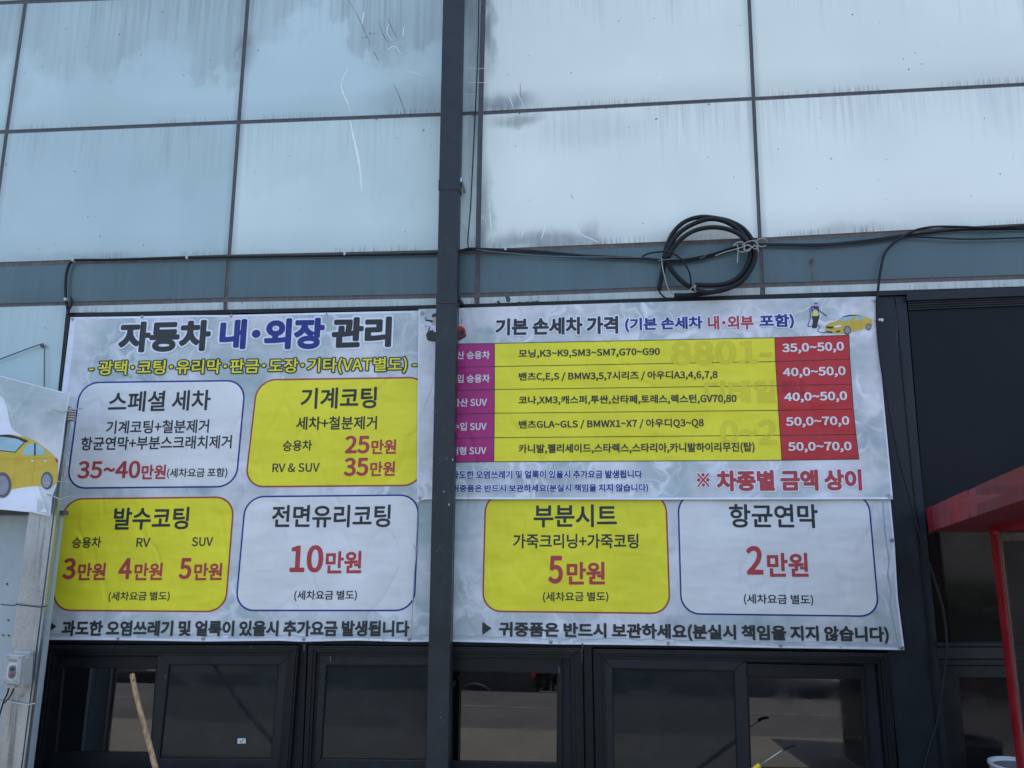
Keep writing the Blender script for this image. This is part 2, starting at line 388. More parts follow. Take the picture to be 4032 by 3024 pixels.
# the shop building: every cladding panel, joint, window is a part
bld = root('shop_building', (0, .3, 0), 'two storey shop building clad in pale blue panels above black sliding windows', 'building')
vx = {0: lambda y: -950+0*y, 1: plin([(18, 99.5), (520, 25.8), (650, 9), (1200, -66)]), 2: plin([(0, 976), (475, 940.3), (1007, 902), (1215, 887)]),
      3: plin([(0, 1903), (452, 1892), (1183, 1877.5)]), 4: plin([(0, 2949.5), (389, 2967), (940, 2992), (1150, 3003)]),
      5: lambda y: 4045+.105*y, 6: lambda y: 5200+.17*y}
vx[0] = lambda y: -930-.235*y
hl = {0: plin([(-1000, 60), (0, 13), (115, 6), (976, -28), (1903, -62), (2950, -112), (4032, -165)]),
      1: plin([(-1000, 560), (0, 520), (940, 481), (1892, 445), (2967, 388.7), (4032, 332.7)]),
      2: plin([(-1000, 1075), (0, 1041), (900, 1012), (1873, 991), (2400, 970), (3000, 944.5), (4032, 890)]),
      3: plin([(-1000, 1230), (0, 1204), (886, 1181), (1875, 1163), (2400, 1145), (3000, 1123), (3300, 1112), (4032, 1090)])}
hm = {-1: lambda x: hl[0](x)-175}
def xing(i, j, dy=0.0):
    y = 500.0; hh = hl.get(j) or hm[j]
    for _ in range(6): x = vx[i](y); y = hh(x)+dy
    return x, y
HALF = {0: 7.5, 1: 7.5, 2: 9.5, 3: 8.5, -1: 7.5}; VH = {k: 7.5 for k in vx}; VH[3] = 10
def cell(i, j, k, mat, name='wall_panel'):
    """panel between seams i,i+1 and rows j,k"""
    def c(ii, jj, sx, sy):
        x, y = xing(ii, jj, sy*HALF[jj]); return (x+sx*VH[ii], y)
    pts = [c(i, j, 1, 1), c(i+1, j, -1, 1), c(i+1, k, -1, -1), c(i, k, 1, -1)]
    return slab(name, pts, 0.0, .03, mat, bld, uv=True)
for i in range(0, 6):
    dusty = 0 if i <= 2 else 2
    cell(i, -1, 0, m_panels[1]); cell(i, 0, 1, m_panels[0 if i in (0, 1, 2) else (1 if i == -1 else 2)])
    cell(i, 1, 2, m_panels[1 if i < 2 else (3 if i == 2 else 2)]); cell(i, 2, 3, m_teal, 'band_panel')
# joints, recessed 6 mm
def strip_v(i, ya, yb, mat):
    for a, b in zip(ya, yb):
        slab('panel_joint', [(vx[i](a)-VH[i]-3, a), (vx[i](a)+VH[i]+3, a), (vx[i](b)+VH[i]+3, b), (vx[i](b)-VH[i]-3, b)], .006, .02, mat, bld)
for i in range(0, 7):
    ys = [xing(i, j)[1] for j in (-1, 0, 1, 2, 3)]
    for a, b, m in ((ys[0], ys[1], m_joint), (ys[1], ys[2], m_joint), (ys[2], ys[3], m_joint), (ys[3], ys[4], m_joint_b)):
        strip_v(i, [a+HALF[0]+3], [b-HALF[0]-3], m)
for j in (0, 1, 2, 3):
    for i in range(0, 6):
        x0 = vx[i](hl[j](vx[i](500))); x1 = vx[i+1](hl[j](vx[i+1](500)))
        xm = [x0, (x0+x1)/2, x1]; h = HALF[j]+3
        slab('panel_joint', [(x, hl[j](x)-h) for x in xm]+[(x, hl[j](x)+h) for x in xm[::-1]], .005, .02, m_joint if j < 2 else m_joint_b, bld)
# white trim pieces below the teal band, cut by the mullions
tb = plin([(270, 1231), (640, 1230), (1875, 1196), (2600, 1174), (3300, 1149), (4032, 1127)])
for xa, xb in ((272, 879), (896, 1868), (1888, 2993), (3013, 4060), (4075, 5200)):
    n = 4; xs = [xa+(xb-xa)*k/n for k in range(n+1)]
    slab('trim_panel', [(xs[0], hl[3](xs[0])+9), (xs[-1], hl[3](xs[-1])+9), (xs[-1], tb(xs[-1])), (xs[0], tb(xs[0]))], .002, .03, m_trim, bld, uv=True)
for xc in (887.5, 1878, 3003):
    slab('trim_joint', [(xc-9, hl[3](xc)+10), (xc+9, hl[3](xc)+10), (xc+10, tb(xc)+2), (xc-8, tb(xc)+2)], .008, .02, m_joint_b, bld)
# pale wall at the left, down to the ground
slab('wall_panel', [(-420, 1222), (262, 1202), (228, 1540), (196, 2050), (150, 2560), (108, 3100), (60, 3700), (-700, 3700)], 0.004, .03, m_panels[1], bld, uv=True)
# dark lower front
cap = plin([(262, 1233), (640, 1232), (1875, 1198), (2600, 1176), (3300, 1151), (4032, 1129), (5400, 1090)])
slab('dark_front', [(262, 1233), (1875, 1198), (3300, 1151), (5400, 1086), (5600, 3800), (40, 3800), (120, 3000), (229, 1540)], .05, .06, m_dark2, bld)
slab('head_flashing', [(270, cap(270)), (1875, cap(1875)), (3300, cap(3300)), (5400, cap(5400)), (5400, cap(5400)+17), (3300, cap(3300)+17), (1875, cap(1875)+16), (270, cap(270)+15)], -.004, .05, m_dark, bld)
slab('side_flashing', [(262, 1236), (276, 1236), (243, 1545), (205, 2050), (150, 2620), (112, 3100), (96, 3100), (134, 2620), (190, 2050), (229, 1545)], -.006, .05, m_dark, bld)
# mass of the building behind the front
tp = W(2016, -190).z
body = box('building_wall', (-9.5, .12, 0), (9.5, 9, tp+.12), m_dark2, bld)
coping = box('roof_coping', (-9.6, -.06, tp+.12), (9.6, 9.1, tp+.2), m_joint, bld, .01)

# windows ------------------------------------------------------------
def ring(name, outer, inner, y, thick, mat, parent, bev=.0015):
    """mitred frame: four bars between an outer and an inner quadrilateral"""
    bm = bmesh.new()
    for k in range(4):
        q = [outer[k], outer[(k+1) % 4], inner[(k+1) % 4], inner[k]]
        w = [W(a, b, y) for a, b in q]; f = [bm.verts.new(p) for p in w]; bk = [bm.verts.new((p.x, p.y+thick, p.z)) for p in w]
        bm.faces.new(f); bm.faces.new(bk[::-1])
        for i in range(4): bm.faces.new((f[i], bk[i], bk[(i+1) % 4], f[(i+1) % 4]))
    bevel(bm, bev, 1)
    return sub(name, bm_me(bm, name), parent, mat)
def inset(q, l, t, r=None, b=None):
    r = l if r is None else r; b = t if b is None else b
    (x0, y0), (x1, y1), (x2, y2), (x3, y3) = q
    return [(x0+l, y0+t), (x1-r, y1+t), (x2-r, y2-b), (x3+l, y3-b)]
def window(outer, sashes, panes, label=None, group=None):
    f = ring('window', outer, inset(outer, 30, 26), -.022, .09, m_dark, bld)
    ring('frame_lip', inset(outer, 10, 9), inset(outer, 18, 17), -.030, .01, m_dark, f, .001)
    ring('inner_track', inset(outer, 28, 24), inset(outer, 44, 40), -.004, .05, m_dark, f, .001)
    for s, pn, yy, m, gm in sashes:
        ring('sash', s, pn, yy, .03, m, f, .002)
        ring('glazing_bead', inset(pn, -7, -6), inset(pn, 3, 3), yy+.004, .012, m_dark, f, .0008)
        slab('pane', inset(pn, -4, -4), yy+.014, .006, gm, f)
    return f
m_sash = simple('charcoal_sash_metal', lin(25, 31, 37), .4, var=.2, scale=6, spec=.4, dirt=lin(38, 44, 48))
BOT = 3090
wa = window([(172, 2541), (1176, 2543), (1136, BOT), (110, BOT)],
    [([(198, 2582), (628, 2584), (600, 3022), (168, 3020)], [(250, 2627), (615, 2632), (593, 2966), (219, 2963)], .026, m_dark, m_glass),
     ([(622, 2571), (1148, 2573), (1112, 3040), (588, 3040)], [(664, 2615), (1100, 2617), (1067, 2990), (626, 2988)], .0, m_sash, m_glass_s)], None)
wb = window([(1214, 2543), (2292, 2552), (2302, BOT), (1190, BOT)],
    [([(1236, 2570), (1738, 2574), (1732, 3044), (1216, 3040)], [(1284, 2618), (1686, 2620), (1678, 2994), (1262, 2990)], .0, m_sash, m_glass_s),
     ([(1728, 2584), (2215, 2590), (2214, 3050), (1722, 3044)], [(1779, 2640), (2197, 2650), (2194, 3007), (1777, 2999)], .026, m_dark, m_glass)], None)
wc = window([(2336, 2556), (3500, 2573), (3540, BOT+20), (2348, BOT+10)],
    [([(2366, 2582), (2938, 2598), (2956, BOT), (2378, BOT)], [(2410, 2630), (2893, 2641), (2905, 3040), (2416, 3030)], .0, m_sash, m_glass_s),
     ([(2932, 2612), (3404, 2622), (3428, BOT), (2950, BOT)], [(2944, 2664), (3394, 2674), (3412, 3032), (2956, 3026)], .026, m_dark, m_glass)], None)
# inner second frame line of the screened sashes
for q in ([(680, 2634), (1078, 2636), (1052, 2976), (640, 2974)], [(1317, 2637), (1672, 2640), (1664, 2984), (1297, 2980)], [(2436, 2650), (2881, 2662), (2892, 3012), (2438, 3006)]):
    pass
# mullions between the windows and the rib pilaster right of them
slab('mullion', [(1180, 2515), (1210, 2515), (1186, BOT), (1140, BOT)], .012, .05, m_dark, bld, .002)
slab('mullion', [(2297, 2520), (2330, 2520), (2342, BOT), (2306, BOT)], .012, .05, m_dark, bld, .002)
slab('window_head', [(176, 2494), (3520, 2530), (3522, 2562), (2330, 2548), (1200, 2536), (172, 2534)], .014, .05, m_dark, bld, .002)
slab('pilaster', [(3430, 1168), (3568, 1165), (3612, 1700), (3650, 2110), (3696, 2600), (3745, BOT+10), (3548, BOT+10), (3480, 2400)], .012, .06, m_dark2, bld, .003)
slab('pilaster_rib', [(3524, 1160), (3530, 1160), (3720, BOT), (3708, BOT)], .006, .01, m_dark, bld, .001)
slab('door_head', [(3571, 1152), (4500, 1112), (4500, 1146), (3571, 1184)], -.012, .05, m_dark2, bld, .003)
for k in range(4):
    y0 = 1187+k*9; slab('shutter_slat', [(3574+k*.6, y0), (4500, y0-38), (4500, y0-31), (3575+k*.6, y0+7)], .004+.006*k, .02, m_dark, bld, .001)
slab('shop_sheet', [(3577, 1222), (4500, 1186), (4540, 2062), (3646, 2062)], .034, .01, m_slate, bld)
slab('shop_pane', [(3650, 2066), (4540, 2066), (4560, 2530), (3688, 2530)], .034, .01, m_glass_r, bld)
slab('transom', [(3688, 2530), (4560, 2530), (4560, 2546), (3689, 2546)], -.004, .05, m_dark, bld, .002)
slab('transom', [(3690, 2549), (4560, 2549), (4562, 2594), (3694, 2594)], .006, .05, m_sash, bld, .002)
slab('transom', [(3696, 2597), (4560, 2597), (4562, 2620), (3700, 2620)], .012, .05, m_dark, bld, .002)
wd = ring('window', [(3700, 2622), (4400, 2622), (4400, BOT+80), (3748, BOT+80)], [(3776, 2668), (4300, 2668), (4300, BOT+10), (3816, BOT+10)], .01, .05, m_dark, bld)
slab('pane', [(3770, 2662), (4306, 2662), (4306, BOT+16), (3812, BOT+16)], .032, .006, m_glass_r, wd)
box('window_sill', (-3.0, -.34, .235), (2.6, .12, .30), m_conc, bld, .006)

# ------------------------------------------------------------------ printing on banners
_cache = {}
try:                                             # the Korean-capable font that ships with Blender; the default falls back to it anyway
    FONT = bpy.data.fonts.load(bpy.utils.resource_path('LOCAL')+'/datafiles/fonts/Noto Sans CJK Regular.woff2')
except Exception:
    FONT = None
def glyphs(text, spacing=1.0):
    k = (text, spacing)
    if k in _cache: return _cache[k]
    c = bpy.data.curves.new('tmp', 'FONT'); c.body = text; c.size = 1; c.resolution_u = 4; c.space_character = spacing
    if FONT: c.font = FONT
    o = bpy.data.objects.new('tmp', c); COL.objects.link(o)
    dg = bpy.context.evaluated_depsgraph_get(); me = bpy.data.meshes.new_from_object(o.evaluated_get(dg))
    key = {}; V_ = []; idx = []
    for v in me.vertices:
        q = (round(v.co.x, 5), round(v.co.y, 5))
        if q not in key: key[q] = len(V_); V_.append(q)
        idx.append(key[q])
    F_ = []; edges = {}
    for p in me.polygons:
        f = [idx[i] for i in p.vertices]
        f = [a for n, a in enumerate(f) if a != f[n-1]]
        if len(f) < 3: continue
        ar = sum(V_[f[i]][0]*V_[f[(i+1) % len(f)]][1]-V_[f[(i+1) % len(f)]][0]*V_[f[i]][1] for i in range(len(f)))
        if abs(ar) < 1e-9: continue
        if ar < 0: f = f[::-1]
        F_.append(f)
        for i in range(len(f)):
            a, b = f[i], f[(i+1) % len(f)]
            if (b, a) in edges: del edges[(b, a)]
            else: edges[(a, b)] = 1
    bpy.data.objects.remove(o); bpy.data.curves.remove(c); bpy.data.meshes.remove(me)
    _cache[k] = (V_, F_, list(edges)); return _cache[k]
EM = 1.0
_h = [v[1] for v in glyphs('가')[0]]; EM = (max(_h)-min(_h))/.904   # stroke weights are given for this letter height
def stroke(V_, edges, w):
    """outline of width w grown outwards from the glyph borders"""
    vs, fs = [], []; nxt = {}; 
    for a, b in edges: nxt.setdefault(a, []).append(b)
    def nrm(a, b):
        dx, dy = V_[b][0]-V_[a][0], V_[b][1]-V_[a][1]; l = math.hypot(dx, dy) or 1e-9
        return dy/l, -dx/l
    for a, b in edges:
        nx, ny = nrm(a, b); i = len(vs); pa, pb = V_[a], V_[b]
        vs += [pa, (pa[0]+nx*w, pa[1]+ny*w), (pb[0]+nx*w, pb[1]+ny*w), pb]; fs.append((i, i+1, i+2, i+3))
        for c in nxt.get(b, ()):
            mx, my = nrm(b, c); cr = nx*my-ny*mx
            if cr > 1e-3 or (abs(cr) <= 1e-3 and nx*mx+ny*my < 0):
                a0 = math.atan2(ny, nx); a1 = math.atan2(my, mx)
                while a1 < a0: a1 += 2*math.pi
                k = 1 if a1-a0 < .9 else 3; i = len(vs); vs.append(pb)
                for q in range(k+1):
                    t = a0+(a1-a0)*q/k; vs.append((pb[0]+math.cos(t)*w, pb[1]+math.sin(t)*w))
                for q in range(k): fs.append((i, i+1+q, i+2+q))
    return vs, fs
def cut(vs, fs, step=70):
    """slice 2D faces on a grid so that they can follow the cloth"""
    xs = [v[0] for v in vs]; ys = [v[1] for v in vs]
    if max(xs)-min(xs) < step and max(ys)-min(ys) < step: return vs, fs
    bm = bmesh.new(); bv = [bm.verts.new((v[0], v[1], v[2] if len(v) > 2 else 0)) for v in vs]
    for f in fs:
        try: bm.faces.new([bv[i] for i in f])
        except ValueError: pass
    for ax in (0, 1):
        lo, hi = (min(xs), max(xs)) if ax == 0 else (min(ys), max(ys)); k = math.ceil(lo/step)
        while k*step < hi:
            co = (k*step, 0, 0) if ax == 0 else (0, k*step, 0); no = (1, 0, 0) if ax == 0 else (0, 1, 0)
            bmesh.ops.bisect_plane(bm, geom=bm.verts[:]+bm.edges[:]+bm.faces[:], plane_co=co, plane_no=no, dist=1e-4); k += 1
    bm.verts.index_update(); v2 = [tuple(v.co) for v in bm.verts]; f2 = [[v.index for v in f.verts] for f in bm.faces]; bm.free()
    return v2, f2
class Cloth:
    """a banner hung on Y = depth(px,py); ink lies fractions of a millimetre in front of it"""
    def __init__(s, obj, depth): s.o = obj; s.d = depth
    def put(s, name, vs, fs, mat, layer, parent=None, step=70):
        vs, fs = cut(vs, fs, step)
        w = [W(v[0], v[1], s.d(v[0], v[1])-.0009*layer-(v[2] if len(v) > 2 else 0)) for v in vs]
        o = sub(name, me_from(name, w, fs), parent or s.o, mat); return o
    def poly(s, name, pts, mat, layer, parent=None):
        bm = bmesh.new(); f = bm.faces.new([bm.verts.new((a, b, 0)) for a, b in pts]); bmesh.ops.triangulate(bm, faces=[f])
        bm.verts.index_update(); vs = [tuple(v.co) for v in bm.verts]; fs = [[v.index for v in q.verts] for q in bm.faces]; bm.free()
        return s.put(name, vs, fs, mat, layer, parent)
    def blob(s, name, pts, mat, layer, parent=None, n=5):
        q = catmull([(a, b, 0) for a, b in pts], n, True); return s.poly(name, [(v.x, v.y) for v in q], mat, layer, parent)
    def oval(s, name, cx, cy, rx, ry, mat, layer, parent=None, rot=0.0):
        pts = []
        for k in range(28):
            t = 2*math.pi*k/28; a, b = rx*math.cos(t), ry*math.sin(t)
            pts.append((cx+a*math.cos(rot)-b*math.sin(rot), cy+a*math.sin(rot)+b*math.cos(rot)))
        return s.poly(name, pts, mat, layer, parent)
    def line(s, name, pts, w, mat, layer, parent=None, smooth=False):
        if smooth: pts = [(v.x, v.y) for v in catmull([(a, b, 0) for a, b in pts], 6)]
        vs, fs = [], []; n = len(pts)
        for i, (x, y) in enumerate(pts):
            a = pts[max(0, i-1)]; b = pts[min(n-1, i+1)]; dx, dy = b[0]-a[0], b[1]-a[1]; l = math.hypot(dx, dy) or 1
            vs += [(x-dy/l*w/2, y+dx/l*w/2), (x+dy/l*w/2, y-dx/l*w/2)]
        for i in range(n-1): fs.append((2*i, 2*i+1, 2*i+3, 2*i+2))
        return s.put(name, vs, fs, mat, layer, parent)
    def text(s, text, L0, L1, R0, R1, ink, layer=3, bold=.018, halo=None, halo_w=.06, parent=None, sp=1.0, ln=1.0):
        """L0/L1: top and bottom point of the left end, R0/R1: of the right end (photo pixels of the ink box)"""
        V_, F_, Ed = glyphs(text, sp)
        bold *= EM; halo_w *= EM
        xs = [v[0] for v in V_]; ys = [v[1] for v in V_]; x0, x1, y0, y1 = min(xs)-bold, max(xs)+bold, min(ys)-bold, max(ys)+bold
        def mp(v):
            u = (v[0]-x0)/(x1-x0); t = (y1-v[1])/(y1-y0)
            yt = L0[1]+(R0[1]-L0[1])*u; yb = L1[1]+(R1[1]-L1[1])*u; y = yt+(yb-yt)*t
            x = L0[0]+(R0[0]-L0[0])*u; return (x+ln*(t-.5)*(yb-yt)*lean(x, y), y)
        vs = [mp(v)+(0,) for v in V_]; fs = [list(f) for f in F_]
        if bold:
            sv, sf = stroke(V_, Ed, bold); n = len(vs); vs += [mp(v)+(0,) for v in sv]
            zz = {}
            for f in sf:
                z = random.uniform(.00003, .00028)
                for i in f: vs[n+i] = vs[n+i][:2]+(z,)
                fs.append([n+i for i in f])
        o = s.put('lettering', vs, fs, INK[ink], layer, parent, 55)
        if halo:
            sv, sf = stroke(V_, Ed, bold+halo_w); hv = [mp(v)+(0,) for v in sv]
            for f in sf:
                z = random.uniform(0, .0004)
                for i in f: hv[i] = hv[i][:2]+(z,)
            s.put('lettering_outline', hv, sf, INK[halo], layer-1, parent, 55)
        return o
def rrect(TL, TR, BR, BL, r, n=8, ins=0.0):
    """rounded quadrilateral outline"""
    c = [Vector(p) for p in (TL, TR, BR, BL)]; out = []
    if ins:
        cc = []
        for i in range(4):
            a, b, d = c[i], c[(i+1) % 4], c[i-1]; cc.append(a+(b-a).normalized()*ins+(d-a).normalized()*ins)
        c = cc
    for i in range(4):
        a = c[i]; p = (c[i-1]-a).normalized(); q = (c[(i+1) % 4]-a).normalized()
        for k in range(n+1):
            t = k/n*math.pi/2; out.append(tuple(a+p*r*(1-math.sin(t))+q*r*(1-math.cos(t))))
    return out
def sheet(name, TOP, BOTf, lx, rx, ny, nx, depth, mat, parent):
    """cloth grid between edges: TOP(x), BOT(x), left(y), right(y)"""
    vs, fs = [], []
    for j in range(ny+1):
        for i in range(nx+1):
            u, v = i/nx, j/ny; x = 0; y = 1800
            for _ in range(5):
                x = lx(y)+(rx(y)-lx(y))*u; y = TOP(x)+(BOTf(x)-TOP(x))*v
            vs.append(W(x, y, depth(x, y)))
    for j in range(ny):
        for i in range(nx):
            a = j*(nx+1)+i; fs.append((a, a+1, a+nx+2, a+nx+1))
    return sub(name, me_from(name, vs, fs, True), parent, mat)
def screw(parent, px, py, y, r=.0075, eye=True):
    c = W(px, py, y)
    if eye: sub('eyelet', cyl_me('eyelet', c+Vector((0, -.001, 0)), (0, -1, 0), r*1.7, .003, 20, .0006), parent, m_steel)
    s_ = sub('screw', cyl_me('screw', c+Vector((0, -.005, 0)), (0, -1, 0), r, .008, 12, .0012), parent, m_steel)
    sub('screw_drive', cyl_me('screw_drive', c+Vector((0, -.0095, 0)), (0, -1, 0), r*.35, .001, 6), s_, m_black)

# --- large price banner ----------------------------------------------------
b_top = plin([(276, 1249), (430, 1247), (558, 1245), (750, 1241), (910, 1240), (1286, 1231), (1650, 1223), (3400, 1185)])
b_bot = plin([(170, 2519), (465, 2521), (800, 2526), (1100, 2523), (1196, 2527), (1400, 2522), (1610, 2528), (1786, 2527), (1960, 2531), (2169, 2537), (2400, 2539), (2631, 2542), (2900, 2548), (3074, 2552), (3300, 2555), (3562, 2560)])
b_lx = plin([(1249, 278), (1540, 243), (2000, 210), (2519, 168)])
b_rx = plin([(1185, 3410), (1966, 3506), (2130, 3522), (2350, 3535), (2560, 3562)])
def ripple(x, y, seed=0.0):
    return .0022*math.sin(x*.009+seed+1.4*math.sin(y*.004))*math.sin(y*.0055+seed*2+.6*math.sin(x*.006))
SCR_TOP = [(A(631, 235)), (A(1237, 217)), (A(2013, 208)), (B(855, 195))]
SCR_BOT = [G(1030, 1467), G(1770, 1470), H(655, 1473), H(1575, 1473), I(1038, 1497), I(2060, 1507), J(1048, 1528), J(2100, 1548)]
def fold(x, y, edge, pts, k=1):
    """loose hem: small folds that fan out from the fixings"""
    d = abs(y-edge); e = math.exp(-d/26.0); s = 0
    for p in pts:
        q = abs(x-p[0])/70.0
        if q < 3: s += math.sin(q*3.1)*math.exp(-q*.7)*.004
    return -e*(abs(s)+.0025*(1+math.sin(x*.05+2*math.sin(x*.017))))
def d_main(x, y):
    return -.012+ripple(x, y)+fold(x, y, b_bot(x)-14, SCR_BOT)+fold(x, y, b_top(x)+16, SCR_TOP)+.6*fold(y, x, b_rx(y)-34, [])
ban = root('price_banner', W(1800, 2540, 0), 'large pale banner listing coating prices in white and yellow boxes above the windows', 'banner')
sheet('cloth', b_top, b_bot, b_lx, b_rx, 130, 230, d_main, m_marble, ban)
CM = Cloth(ban, d_main)
def hemline(C_, pts, w, mat='halo', layer=1): return C_.line('hem', pts, w, INK[mat], layer)
hemline(CM, [(x, b_bot(x)-5) for x in range(176, 3556, 30)], 9)
hemline(CM, [(x, b_bot(x)-23-3*math.sin(x*.05+2*math.sin(x*.017))) for x in range(176, 3535, 9)], 4, 'fold_shade', 1)  # grey line painting the shade along the bottom hem fold
hemline(CM, [(x, b_top(x)+4) for x in range(280, 1640, 30)], 8)
hemline(CM, [(b_rx(y)-4, y) for y in range(1975, 2556, 30)], 7)
hemline(CM, [(b_rx(y)-30+4*math.sin(y*.03+math.sin(y*.011)*2), y) for y in range(1975, 2535, 9)], 5, 'fold_shade', 1)  # shade of the right-hand hem fold, painted as a grey line
hemline(CM, [(b_lx(y)+12, y) for y in range(1255, 1560, 30)], 22, 'halo', 1)
def price_box(C_, q, fill, border, r=76):
    o = C_.poly('price_box', rrect(*q, r), INK[border], 1); i = C_.poly('box_fill', rrect(*q, r-6, ins=6.5), INK[fill], 2, o); return i
price_box(CM, (A(696, 782), A(2146, 763), A(2060, 1701), A(572, 1715)), 'white', 'border')
price_box(CM, (B(245, 758), B(1745, 736), B(1690, 1690), B(136, 1703)), 'yellow', 'borderred')
price_box(CM, (G(556, 247), G(2047, 230), G(1968, 1242), G(445, 1230)), 'yellow', 'borderred')
price_box(CM, (H(143, 227), H(1665, 212), H(1622, 1232), H(52, 1232)), 'white', 'border')
price_box(CM, (I(462, 200), I(2045, 200), I(2082, 1258), I(436, 1238)), 'yellow', 'borderred')
price_box(CM, (J(147, 200), J(1818, 200), J(1912, 1283), J(176, 1260)), 'white', 'border')
def TX(C_, rg, s, x0, a0, a1, x1, c0, c1, ink, rg2=None, **kw):
    r2 = rg2 or rg; return C_.text(s, rg(x0, a0), rg(x0, a1), r2(x1, c0), r2(x1, c1), ink, **kw)
T = lambda *a, **k: TX(CM, *a, **k)
T(A, '자동차', 1035, 262, 530, 1835, 240, 512, 'black', bold=.052, halo='halo', halo_w=.055, layer=4)
T(B, '내･외장', -78, 238, 498, 835, 222, 498, 'blue', bold=.052, halo='halo', halo_w=.055, layer=4)
T(B, '관리', 898, 222, 494, 1420, 212, 478, 'black', bold=.052, halo='halo', halo_w=.055, layer=4)
T(A, '- 광택･코팅･유리막･판금･도장･기타(VAT별도) -', 775, 600, 738, 1642, 562, 702, 'yellow', rg2=B, bold=.016, halo='black', halo_w=.075, layer=4)
T(A, '스페셜 세차', 945, 868, 1048, 1835, 850, 1028, 'black', bold=.02)
T(A, '기계코팅+철분제거', 925, 1120, 1237, 1820, 1108, 1225, 'black', bold=.02)
T(A, '항균연막+부분스크래치제거', 705, 1262, 1380, 2018, 1245, 1362, 'black', bold=.02)
T(A, '35~40', 677, 1472, 1625, 1222, 1468, 1622, 'red', bold=.026)
T(A, '만원', 1232, 1505, 1632, 1445, 1502, 1628, 'red', bold=.03)
T(A, '(세차요금 포함)', 1455, 1535, 1624, 1980, 1530, 1618, 'black', bold=.02)
T(B, '기계코팅', 630, 835, 1018, 1290, 825, 1012, 'black', bold=.022)
T(B, '세차+철분제거', 590, 1085, 1202, 1292, 1078, 1196, 'black', bold=.02)
T(B, '승용차', 472, 1292, 1388, 727, 1287, 1380, 'black', bold=.022)
T(B, 'RV & SUV', 382, 1492, 1570, 792, 1487, 1565, 'black', bold=.018)
T(B, '25', 1015, 1250, 1407, 1228, 1250, 1405, 'red', bold=.03)
T(B, '만원', 1243, 1285, 1412, 1460, 1281, 1408, 'red', bold=.03)
T(B, '35', 1005, 1442, 1604, 1218, 1440, 1600, 'red', bold=.03)
T(B, '만원', 1233, 1477, 1604, 1450, 1473, 1600, 'red', bold=.03)
T(G, '발수코팅', 990, 328, 524, 1645, 322, 518, 'black', bold=.022)
T(G, '승용차', 628, 588, 682, 882, 583, 678, 'black', bold=.022)
T(G, 'RV', 1188, 593, 672, 1308, 592, 671, 'black', bold=.018)
T(G, 'SUV', 1672, 586, 666, 1855, 585, 664, 'black', bold=.018)
for d_, x0, x1, x2, x3 in (('3', 548, 660, 678, 920), ('4', 1033, 1150, 1170, 1415), ('5', 1560, 1668, 1690, 1935)):
    T(G, d_, x0, 768, 953, x1, 767, 952, 'red', bold=.03); T(G, '만원', x2, 812, 963, x3, 809, 960, 'red', bold=.03)
T(G, '(세차요금 별도)', 945, 1062, 1150, 1478, 1058, 1145, 'black', bold=.02)
T(H, '전면유리코팅', 378, 308, 503, 1410, 302, 500, 'black', bold=.022)
T(H, '10', 535, 656, 895, 825, 654, 895, 'red', bold=.03)
T(H, '만원', 845, 710, 903, 1158, 705, 900, 'red', bold=.03)
T(H, '(세차요금 별도)', 572, 1052, 1143, 1118, 1048, 1140, 'black', bold=.02)
T(I, '부분시트', 887, 303, 502, 1612, 300, 498, 'black', bold=.022)
T(I, '가죽크리닝+가죽코팅', 708, 558, 684, 1800, 555, 685, 'black', bold=.02)
T(I, '5', 1015, 748, 993, 1143, 748, 992, 'red', bold=.03)
T(I, '만원', 1175, 802, 1000, 1508, 800, 998, 'red', bold=.03)
T(I, '(세차요금 별도)', 968, 1063, 1156, 1538, 1060, 1153, 'black', bold=.02)
T(J, '항균연막', 600, 298, 503, 1372, 298, 508, 'black', bold=.022)
T(J, '2', 750, 662, 913, 895, 662, 913, 'red', bold=.03)
T(J, '만원', 930, 725, 932, 1288, 722, 932, 'red', bold=.03)
T(J, '(세차요금 별도)', 727, 1080, 1175, 1332, 1088, 1183, 'black', bold=.02)
T(G, '과도한 오염쓰레기 및 얼룩이 있을시 추가요금 발생됩니다', 538, 1312, 1448, 1575, 1312, 1452, 'black', rg2=H, bold=.042)
T(I, '귀중품은 반드시 보관하세요(분실시 책임을 지지 않습니다)', 585, 1322, 1466, 1990, 1366, 1516, 'black', rg2=J, bold=.042)
CM.poly('lettering', [G(425, 1315), G(492, 1365), G(410, 1420)], INK['black'], 3)
CM.poly('lettering', [I(440, 1322), I(522, 1380), I(440, 1438)], INK['black'], 3)
for p in SCR_TOP+SCR_BOT+[J(2015, 612)]: screw(ban, p[0], p[1], -.016, .0065)

# --- hand wash price banner laid over it -----------------------------------
s_top = plin([(1647, 1217), (1800, 1213), (2400, 1194), (3000, 1178), (3453, 1167)])
s_bot = plin([(1641, 1979), (1655, 1973), (1668, 1967), (1800, 1966), (2600, 1968), (3100, 1967), (3516, 1966)])
s_lx = plin([(1217, 1647.5), (1980, 1641)]); s_rx = plin([(1168, 3453), (1330, 3458), (1600, 3482), (1966, 3516)])
def d_small(x, y): return -.032+.8*ripple(x, y, 1.7)-.003*math.exp(-abs(y-s_bot(x))/18)*(1+math.sin(x*.02))
sb = root('car_wash_banner', W(2500, 1968, -.03), 'landscape banner with a yellow and red car wash price table, hung over the larger one', 'banner')
sheet('cloth', s_top, s_bot, s_lx, s_rx, 60, 150, d_small, m_marble2, sb)
CS = Cloth(sb, d_small)
hemline(CS, [(x, s_bot(x)-5) for x in range(1646, 3512, 25)], 8); hemline(CS, [(1651-.0079*(y-1217), y) for y in range(1222, 1975, 30)], 6)
hemline(CS, [(s_rx(y)-3, y) for y in range(1172, 1965, 30)], 6)
T = lambda *a, **k: TX(CS, *a, **k)
